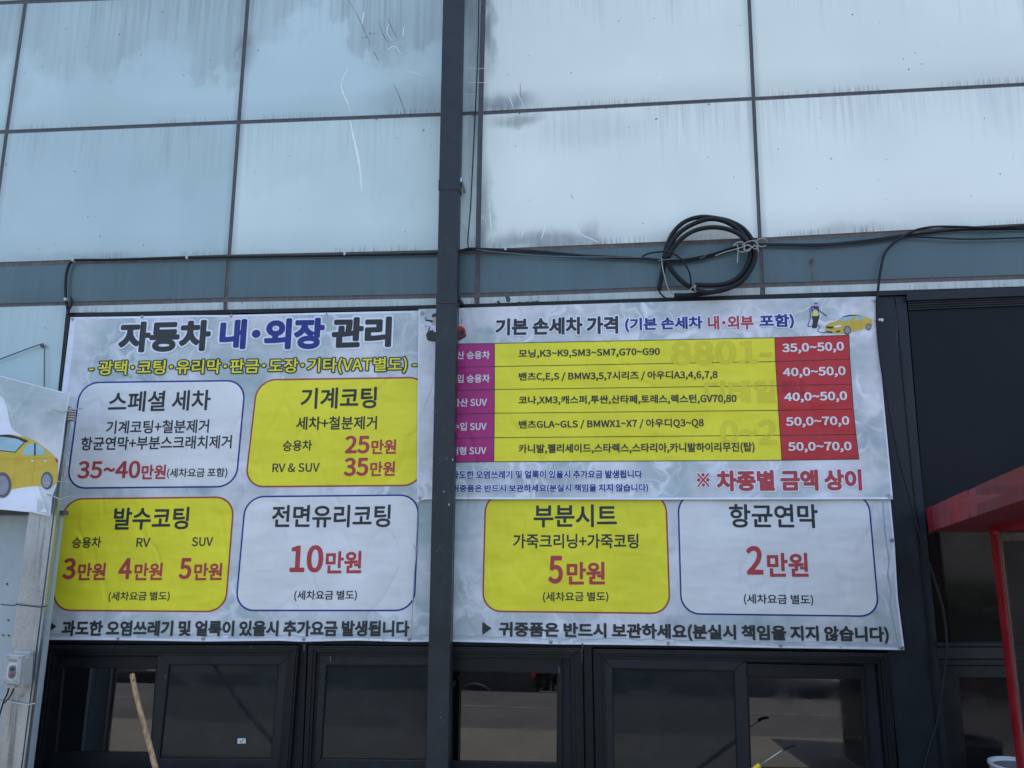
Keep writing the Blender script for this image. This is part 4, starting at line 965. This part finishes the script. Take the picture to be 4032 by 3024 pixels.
# nail in the band with its rusty run
nl = root('wall_hook', W(*SS(2200, 770), 0), 'rusty hook in the teal band with a dark run below it, right of the coil', 'hook')
tube('hook_shank', [W(*SS(2200, 770), .0), W(*SS(2198, 765), -.03), W(*SS(2205, 735), -.04)], .0035, m_rust, nl, seg=8)
slab('rust_run', [SS(2190, 785), SS(2212, 785), SS(2216, 900), SS(2212, 1020), SS(2204, 1020), SS(2196, 900)], -.0008, .0006, m_joint_b, nl)
slab('rust_run', [SS(2178, 745), SS(2222, 742), SS(2228, 780), SS(2200, 800), SS(2174, 782)], -.0014, .0006, m_rust, nl)

# marks on the cladding, fine relief that stays with the wall
m_run = simple('dried_white_run', lin(240, 244, 240), .6, var=.02)
marks = [([T2(1040, 605), T2(1005, 660), T2(982, 740), T2(1005, 830), T2(1040, 900), T2(1065, 990)], 5, m_run),
         ([T2(1062, 1055), T2(1085, 1180), T2(1120, 1330), T2(1145, 1480), T2(1160, 1659)], 9, m_run),
         ([T2(1180, 100), T2(1160, 215)], 5, m_run), ([T2(1040, 0), T2(1110, 110), T2(1160, 215), T2(1205, 310), T2(1235, 390)], 2, m_joint),
         ([T2(1265, 450), T2(1310, 530)], 2.4, m_joint), ([T2(1310, 180), T2(1345, 300), T2(1390, 365)], 2, m_joint), ([T2(1385, 160), T2(1430, 260), T2(1472, 338)], 2, m_joint),
         ([T2(1440, 735), T2(1490, 850), T2(1540, 990)], 2.6, m_joint), ([T2(1385, 430), T2(1450, 405), T2(1500, 470)], 3, m_run), ([T2(1560, 620), T2(1700, 660)], 2.5, m_run),
         ([T2(1395, 205), T2(1380, 280), T2(1425, 355)], 3, m_run), ([T2(1530, 225), T2(1515, 320)], 4, m_run),
         ([T3(690, 690), T3(740, 790), T3(810, 945)], 2.6, m_run), ([T3(675, 840), T3(715, 950)], 3, m_run), ([T3(770, 720), T3(773, 850)], 2, m_joint),
         ([R(945, 320), R(955, 480), R(965, 600)], 6, m_run), ([R(1270, 530), R(1240, 590), R(1225, 645)], 3, m_run), ([R(1435, 500), R(1415, 590), R(1392, 645)], 4, m_run),
         ([R(1715, 550), R(1740, 600), R(1870, 660), R(1900, 680)], 3.2, m_run), ([R(1655, 258), R(1673, 293)], 3, m_joint),
         ([T3(270, 590), T3(400, 598), T3(500, 590)], 1.6, m_run), ([T3(300, 718), T3(480, 718), T3(560, 700)], 1.6, m_run), ([T3(265, 818), T3(400, 822)], 1.6, m_run),
         ([R(825, 660), R(860, 950)], 2, m_joint_b)]
for pts, w, m in marks:
    q = [(v.x, v.y) for v in catmull([(a, b, 0) for a, b in pts], 4)]; vs, fs = [], []; n = len(q)
    for i, (x, y) in enumerate(q):
        a = q[max(0, i-1)]; b = q[min(n-1, i+1)]; dx, dy = b[0]-a[0], b[1]-a[1]; l = math.hypot(dx, dy) or 1
        ww = w*.5*(.25+.75*math.sin(math.pi*(.08+.84*i/(n-1))))*random.uniform(.6, 1.1)
        vs += [W(x-dy/l*ww, y+dx/l*ww, -.0007), W(x+dy/l*ww, y-dx/l*ww, -.0007)]
    for i in range(n-1): fs.append((2*i, 2*i+1, 2*i+3, 2*i+2))
    sub('scratch' if w < 4 else 'dried_run', me_from('scratch', vs, fs), bld, m)
m_spot = simple('dark_spot', lin(70, 78, 86), .8)
for q in (T4(1499, 345), T4(1421, 384), T4(1542, 418), T4(1457, 453), T2(257, 438), T2(1165, 328), T2(1198, 322), T2(1233, 293), T2(1270, 293), T1(1830, 520), T3(660, 650), T1(1040, 300), T4(1090, 94), T2(1500, 985), R(885, 485), T3(765, 988)):
    sub('fixing_hole', cyl_me('fixing_hole', W(*q, -.0006), (0, -1, 0), random.uniform(.003, .0052), .001, 9), bld, m_spot)
for q, w, h in ((M(1662, 475), 2, 12), (M(802, 337), 4, 2), (N(1662, 592), 2, 14), (N(1917, 335), 3, 14), (N(1912, 410), 1.5, 40), (P(690, 602), 2, 2), (P(935, 1195), 2, 2), (O(2048, 292), 2, 4), (M(1375, 350), 2, 14), (L(1802, 665), 2, 8), (E(700, 640), 1.4, 90), (E(690, 400), 1.6, 70)):
    slab('paint_chip', [(q[0]-w, q[1]-h), (q[0]+w, q[1]-h*.8), (q[0]+w*.6, q[1]+h), (q[0]-w, q[1]+h*.9)], -.0235 if q[1] > 2500 and q[0] < 3500 else .0105, .001, m_joint, bld)
# eroded trim
for q in (((1080, 1140), (1110, 1138), (1130, 1165), (1120, 1195), (1095, 1190)), ((1005, 1190), (1025, 1178), (1040, 1200), (1020, 1206)), ((975, 1204), (1000, 1198), (998, 1212)), ((1190, 1192), (1215, 1188), (1220, 1196), (1195, 1198)), ((1250, 1190), (1290, 1186), (1285, 1196)), ((1310, 1188), (1370, 1180), (1372, 1192), (1320, 1196))):
    slab('peeled_patch', [R(*a) for a in q], .0008, .001, m_spot, bld)

# ------------------------------------------------------------------ wooden stick
ws = root('wooden_handle', W(*L(2100, 3000), -.75), 'bare wooden broom handle with a hole in its end leaning before the left window', 'broom handle')
wp = catmull([W(*L(1440, 655), -.40), W(*L(1480, 850), -.43), W(*L(1550, 1120), -.47), W(*L(1625, 1400), -.51), W(*L(1695, 1659), -.55), W(*L(1860, 2200), -.64), W(*L(1990, 2600), -.70)], 8)
tube('shaft', wp, .0148, m_wood, ws, seg=16, taper=(.90, 1.0))
bm = bmesh.new(); bmesh.ops.create_uvsphere(bm, u_segments=16, v_segments=8, radius=.0145)
bmesh.ops.translate(bm, vec=wp[0], verts=bm.verts[:]); sub('rounded_end', bm_me(bm, 'rounded_end', True), ws, m_wood)
sub('hanging_hole', cyl_me('hanging_hole', W(*L(1450, 703), -.4195), (0, -1, 0), .0042, .004, 12), ws, m_black)
# squeegee
yh = [WD(*O(1560, 1283), 3.95)]
sq = root('detailing_brush', WD(*O(1350, 1500), 3.95), 'small brush with yellow handle, thin steel rod and black tip before the right window', 'brush')
sub('rod', tube_me('rod', [WD(*O(1525, 1308), 3.95), WD(*O(1640, 1230), 3.95), WD(*O(1750, 1158), 3.95)], .0034, seg=10), sq, m_steel)
sub('tip', tube_me('tip', catmull([WD(*O(1738, 1163), 3.95), WD(*O(1765, 1145), 3.95), WD(*O(1800, 1134), 3.95), WD(*O(1838, 1131), 3.95)], 5), .0095, seg=12, taper=(1.0, .7)), sq, m_black)
hb = WD(*O(1420, 1385), 3.95)
m_yel = simple('yellow_plastic', lin(222, 200, 40), .4, var=.05)
sub('handle', tube_me('handle', catmull([WD(*O(1530, 1302), 3.95), WD(*O(1490, 1335), 3.95), hb, hb+(hb-WD(*O(1490, 1335), 3.95)).normalized()*((hb.z-.318)/max(.2, (WD(*O(1490, 1335), 3.95)-hb).normalized().z))], 5), .0125, seg=14), sq, m_yel)
# sticker on the pane
stk = slab('window_sticker', [M(650, 1345), M(655, 1337), M(740, 1333), M(740, 1390), M(650, 1396)], .0125-.004, .0008, m_white, None)
stk = tag(stk, 'tiny white sticker with purple dashes low on the second window pane', 'sticker')
for a, b in ((683, 1375), (700, 1360), (718, 1347)):
    slab('sticker_print', [M(a-6, b-3), M(a+4, b-9), M(a+8, b+4), M(a-3, b+10)], .0125-.0047, .0004, INK['cardark'], stk)

# ------------------------------------------------------------------ red booth at the right edge
rbz = root('red_booth', WD(4050, 3200, 4.0), 'red framed glass booth with a faded red sloping roof at the right edge', 'booth')
def prism(name, near, far, off, mat, bv=.002):
    """near/far: four (px,py,dist) corners of the two end faces"""
    bm = bmesh.new(); a = [bm.verts.new(WD(*q)) for q in near]; b = [bm.verts.new(WD(*q)) for q in far]
    bm.faces.new(a); bm.faces.new(b[::-1])
    for i in range(4): bm.faces.new((a[i], b[i], b[(i+1) % 4], a[(i+1) % 4]))
    bevel(bm, bv); return sub(name, bm_me(bm, name), rbz, mat)
# roof: left fascia runs towards the camera
far_t, far_b = WD(3648, 2001, 4.28), WD(3659, 2095, 4.28)
nr_t, nr_b = WD(4032, 1833, 3.0), WD(4032, 1967, 3.0)
dirn = (nr_t-far_t); ext = .35
nt, nb = nr_t+dirn*ext, nr_b+(nr_b-far_b)*ext
wd_ = Vector((1.3, .12, 0))
bm = bmesh.new(); q = [bm.verts.new(v) for v in (far_t, nt, nt+wd_, far_t+wd_, far_b, nb, nb+wd_, far_b+wd_)]
for f in ((0, 1, 2, 3), (7, 6, 5, 4), (0, 4, 5, 1), (1, 5, 6, 2), (2, 6, 7, 3), (3, 7, 4, 0)): bm.faces.new([q[i] for i in f])
bevel(bm, .004); sub('roof', bm_me(bm, 'roof'), rbz, m_pinkred)
# patches of differing paint on the fascia
def lerp2(a, b, t): return a+(b-a)*t
nrm_ = (nr_t-far_t).cross(far_b-far_t).normalized()
if nrm_.x > 0: nrm_ = -nrm_
for t0, t1, mt in ((.0, .07, m_redpaint), (.30, .52, m_redpaint), (.60, 1.3, simple('maroon_paint', lin(104, 24, 34), .55, var=.2))):
    vs = [lerp2(far_t, nr_t, t0)+nrm_*.003, lerp2(far_t, nr_t, t1)+nrm_*.003, lerp2(far_b, nr_b, t1)+nrm_*.003, lerp2(far_b, nr_b, t0)+nrm_*.003]
    sub('paint_patch', me_from('paint_patch', vs, [(0, 1, 2, 3)]), rbz, mt)
# side frame: far post, top rail, glass, towards the camera
fp_t, fp_b = WD(3912, 2080, 4.0), WD(4020, 3300, 4.0)
dv = (nr_t-far_t).normalized(); dv.z *= .55; dv.normalize()
def bar(name, a, b, w, mat, par=rbz, out=None):
    """square bar from a to b"""
    d = (b-a).normalized(); s1 = d.cross(Vector((0, 0, 1)) if abs(d.z) < .9 else Vector((0, 1, 0))).normalized()*w[0]/2; s2 = d.cross(s1).normalized()*w[1]/2
    bm = bmesh.new(); A_ = [bm.verts.new(a+s) for s in (s1+s2, s1-s2, -s1-s2, -s1+s2)]; B_ = [bm.verts.new(b+s) for s in (s1+s2, s1-s2, -s1-s2, -s1+s2)]
    bm.faces.new(A_); bm.faces.new(B_[::-1])
    for i in range(4): bm.faces.new((A_[i], B_[i], B_[(i+1) % 4], A_[(i+1) % 4]))
    bevel(bm, .002); return sub(name, bm_me(bm, name), par, mat)
m_red2 = simple('red_frame_paint', lin(150, 14, 30), .4, var=.15, scale=8)
bar('corner_post', fp_t+Vector((0, 0, .06)), Vector((fp_b.x*0+fp_t.x+.01, fp_t.y, 0.0)), (.029, .03), m_red2)
bar('top_rail', fp_t+Vector((.0, -.02, .01)), fp_t+Vector((.0, -.02, .01))+Vector((dv.x, dv.y, dv.z*.6))*1.5, (.03, .05), m_red2)
g0 = fp_t+Vector((.012, -.03, -.03)); g1 = g0+Vector((dv.x, dv.y, dv.z*.6))*1.5
for nm, ins, off_, mt in (('sealing_tape', 0.0, 0.0, m_tan), ('booth_pane', .035, -.003, glass('booth_glass_reflection_tone', (62, 58, 55), .1, 1.5))):  # pane's grey-brown base colour stands in for blurred reflections
    a_ = g0+Vector((dv.x, dv.y, 0))*ins+Vector((0, 0, -ins)); b_ = g1-Vector((0, 0, ins)); zz = .02+ins
    vs = [a_, b_, Vector((b_.x, b_.y, zz)), Vector((a_.x, a_.y, zz))]; vs = [v+Vector((off_*1.0, 0, 0)) for v in vs]
    bm = bmesh.new(); f1 = [bm.verts.new(v) for v in vs]; f2 = [bm.verts.new(v+Vector((.004, 0, 0))) for v in vs]
    bm.faces.new(f1); bm.faces.new(f2[::-1])
    for i in range(4): bm.faces.new((f1[i], f2[i], f2[(i+1) % 4], f1[(i+1) % 4]))
    sub(nm, bm_me(bm, nm), rbz, mt)
bar('back_post', fp_t+wd_*.85+Vector((0, 0, .06)), Vector((fp_t.x+wd_.x*.85, fp_t.y+wd_.y*.85, 0)), (.035, .035), m_red2)
# pail on a stool, bottom right corner
pc = WD(4008, 3006, 3.9)
pa = root('white_pail', (pc.x, pc.y, pc.z-.30), 'white pail with grey contents in the bottom right corner before the red booth', 'pail')
def lathe(name, prof, c, seg=40):
    vs, fs = [], []
    for r, z in prof:
        for k in range(seg): vs.append((c[0]+r*math.cos(2*math.pi*k/seg), c[1]+r*math.sin(2*math.pi*k/seg), c[2]+z))
    for i in range(len(prof)-1):
        for k in range(seg): fs.append((i*seg+k, i*seg+(k+1) % seg, (i+1)*seg+(k+1) % seg, (i+1)*seg+k))
    return me_from(name, vs, fs, True)
sub('pail_body', lathe('pail_body', [(0, 0), (.108, 0), (.112, .004), (.126, .286), (.133, .288), (.133, .300), (.122, .300), (.120, .285), (.0, .25)], (pc.x, pc.y, pc.z-.30)), pa, m_white)
sub('pail_contents', cyl_me('pail_contents', (pc.x, pc.y, pc.z-.022), (0, 0, 1), .12, .01, 30), pa, simple('grey_rag', lin(120, 126, 130), .9, var=.3, scale=40, bump=.6))
stl = root('stool', (pc.x, pc.y, 0), 'plain steel stool under the white pail', 'stool')
top = pc.z-.30
sub('stool_seat', cyl_me('stool_seat', (pc.x, pc.y, top-.012), (0, 0, 1), .15, .022, 30, .004), stl, m_dark)
for k in range(4):
    a = math.pi/4+k*math.pi/2; bar('leg', Vector((pc.x+.11*math.cos(a), pc.y+.11*math.sin(a), top-.02)), Vector((pc.x+.15*math.cos(a), pc.y+.15*math.sin(a), 0)), (.02, .02), m_dark, stl)

# ------------------------------------------------------------------ what the glass mirrors: across the lot and the road
def MR(px_, py_, d):
    p = W(px_, py_, d); return Vector((p.x, -d, p.z))
WX = MR(1180, 2700, 10).x
opp = root('clad_warehouse', (WX-4, -11, -1.2), 'low pale clad warehouse across the road with downpipes', 'building')
m_side = simple('ribbed_white_siding', (.42, .40, .35, 1), .6, var=.12, scale=2)
for k in range(40):
    z0 = -1.2+k*.125; box('siding_plank', (WX-12, -10.02-.012*(k % 2), z0), (WX, -9.95, z0+.112), m_side, opp, .004)
box('warehouse_wall', (WX-12, -16, -1.2), (WX-.03, -10.04, 3.9), m_joint, opp)
for q in (300, 405, 700, 980):
    x = MR(q, 2700, 10).x; box('downpipe', (x, -9.9, -1.1), (x+.09, -9.8, 3.8), m_steel if q != 405 else m_dark, opp, .01)
x = MR(470, 2700, 10).x; box('warehouse_door', (x-.6, -9.93, -1.2), (x+.5, -9.89, .3), m_joint, opp, .01)
box('plinth', (WX-12, -9.93, -1.25), (WX, -9.86, -.95), m_dark, opp, .01)
fen = root('guard_rail', (3, -9, -1.2), 'grey road guard rail of posts and two rails across the road', 'guard rail')
for z in (-1.0, -.62): box('rail', (WX+.5, -9.02, z), (12, -8.96, z+.05), m_joint, fen, .01)
for k in range(30): box('rail_post', (WX+.6+k*.45, -9.04, -1.25), (WX+.63+k*.45, -9.01, -.2), m_joint, fen, .004)
m_leaf = simple('hedge_leaves', (.05, .08, .03, 1), .6, var=.35, scale=3)
def hedge(name, x0, x1, y0, y1, z0, z1, n, s=.09):
    vs, fs = [], []
    for k in range(n):
        c = Vector((random.uniform(x0, x1), random.uniform(y0, y1), 0)); h = .5+.5*math.sin(c.x*1.7)*math.sin(c.x*.6+1); zt_ = z0+(z1-z0)*(.6+.4*h)
        c.z = random.uniform(z0, zt_); a = Vector([random.uniform(-1, 1) for _ in range(3)]).normalized()*s; b = a.orthogonal().normalized()*s*random.uniform(.4, .9)
        i = len(vs); vs += [c-a, c+b, c+a, c-b]; fs.append((i, i+1, i+2, i+3))
    o = sub(name, me_from(name, vs, fs), None, m_leaf); o['kind'] = 'stuff'; return o
hedge('hedge', WX+.3, 12, -10.6, -9.2, -1.3, .9, 22000)
mp_ = MR(*N(1190, 880), 7.5); mk = root('marker_post', (mp_.x, -7.5, zg(-7.5)), 'short white marker post beside the road', 'marker post')
sub('post_shaft', cyl_me('post_shaft', (mp_.x, -7.5, zg(-7.5)+.3), (0, 0, 1), .035, .62, 12, .01), mk, m_white)
sub('post_cap', cyl_me('post_cap', (mp_.x, -7.5, zg(-7.5)+.63), (0, 0, 1), .04, .05, 12, .01), mk, m_steel)

# dark cars on the lower road, mirrored in the panes
pcx, pcy = MR(3150, 2700, 8).x, -8.0
pk = root('parked_car', (pcx, pcy, 0), 'dark car parked across the road, mirrored at the top of the rightmost clear pane', 'car'); pk['group'] = 'cars parked across the road'
m_car = simple('dark_car_paint', (.02, .024, .03, 1), .25, var=.05, bump=0, spec=.6)
prof = [(-2.2, .35), (-2.2, .72), (-1.5, .9), (-.75, .98), (-.2, 1.38), (.9, 1.42), (1.6, 1.05), (2.1, .98), (2.2, .7), (2.15, .35)]
bm = bmesh.new(); rows = []
for yy, k in ((-.85, .92), (-.8, 1.0), (.8, 1.0), (.85, .92)): rows.append([bm.verts.new((pcx+x, pcy+yy*(1 if z < 1 else .85), .35+(z-.35)*k)) for x, z in prof])
for a, b in zip(rows, rows[1:]):
    for i in range(len(prof)-1): bm.faces.new((a[i], a[i+1], b[i+1], b[i]))
bm.faces.new(rows[0]); bm.faces.new(rows[-1][::-1]); bevel(bm, .03); sub('car_body', bm_me(bm, 'car_body', True), pk, m_car)
for x in (-1.4, 1.35):
    for y in (-.82, .82): sub('wheel', cyl_me('wheel', (pcx+x, pcy+y, .33), (0, 1, 0), .33, .2, 24, .02), pk, m_black)
for y in (-.6, .6): box('taillight', (pcx+2.16, pcy+y-.16, .72), (pcx+2.22, pcy+y+.16, .86), INK['crimson'], pk, .01)
for s_ in (-1, 1): sub('side_window', me_from('side_window', [(pcx-.65, pcy+s_*.74, 1.0), (pcx-.15, pcy+s_*.70, 1.33), (pcx+.85, pcy+s_*.70, 1.36), (pcx+1.4, pcy+s_*.74, 1.03)], [(0, 1, 2, 3)]), pk, m_glass)

def copy_tree(o, parent=None):
    c = o.copy(); COL.objects.link(c); c.parent = parent
    for ch in list(o.children): copy_tree(ch, c)
    return c
pk.location.z = zg(-8.0)
p2 = copy_tree(pk); p2.location = (MR(1560, 2700, 8).x, -8.1, zg(-8.1)); p2['label'] = 'dark car parked across the road, mirrored behind the drainpipe between the two middle panes'
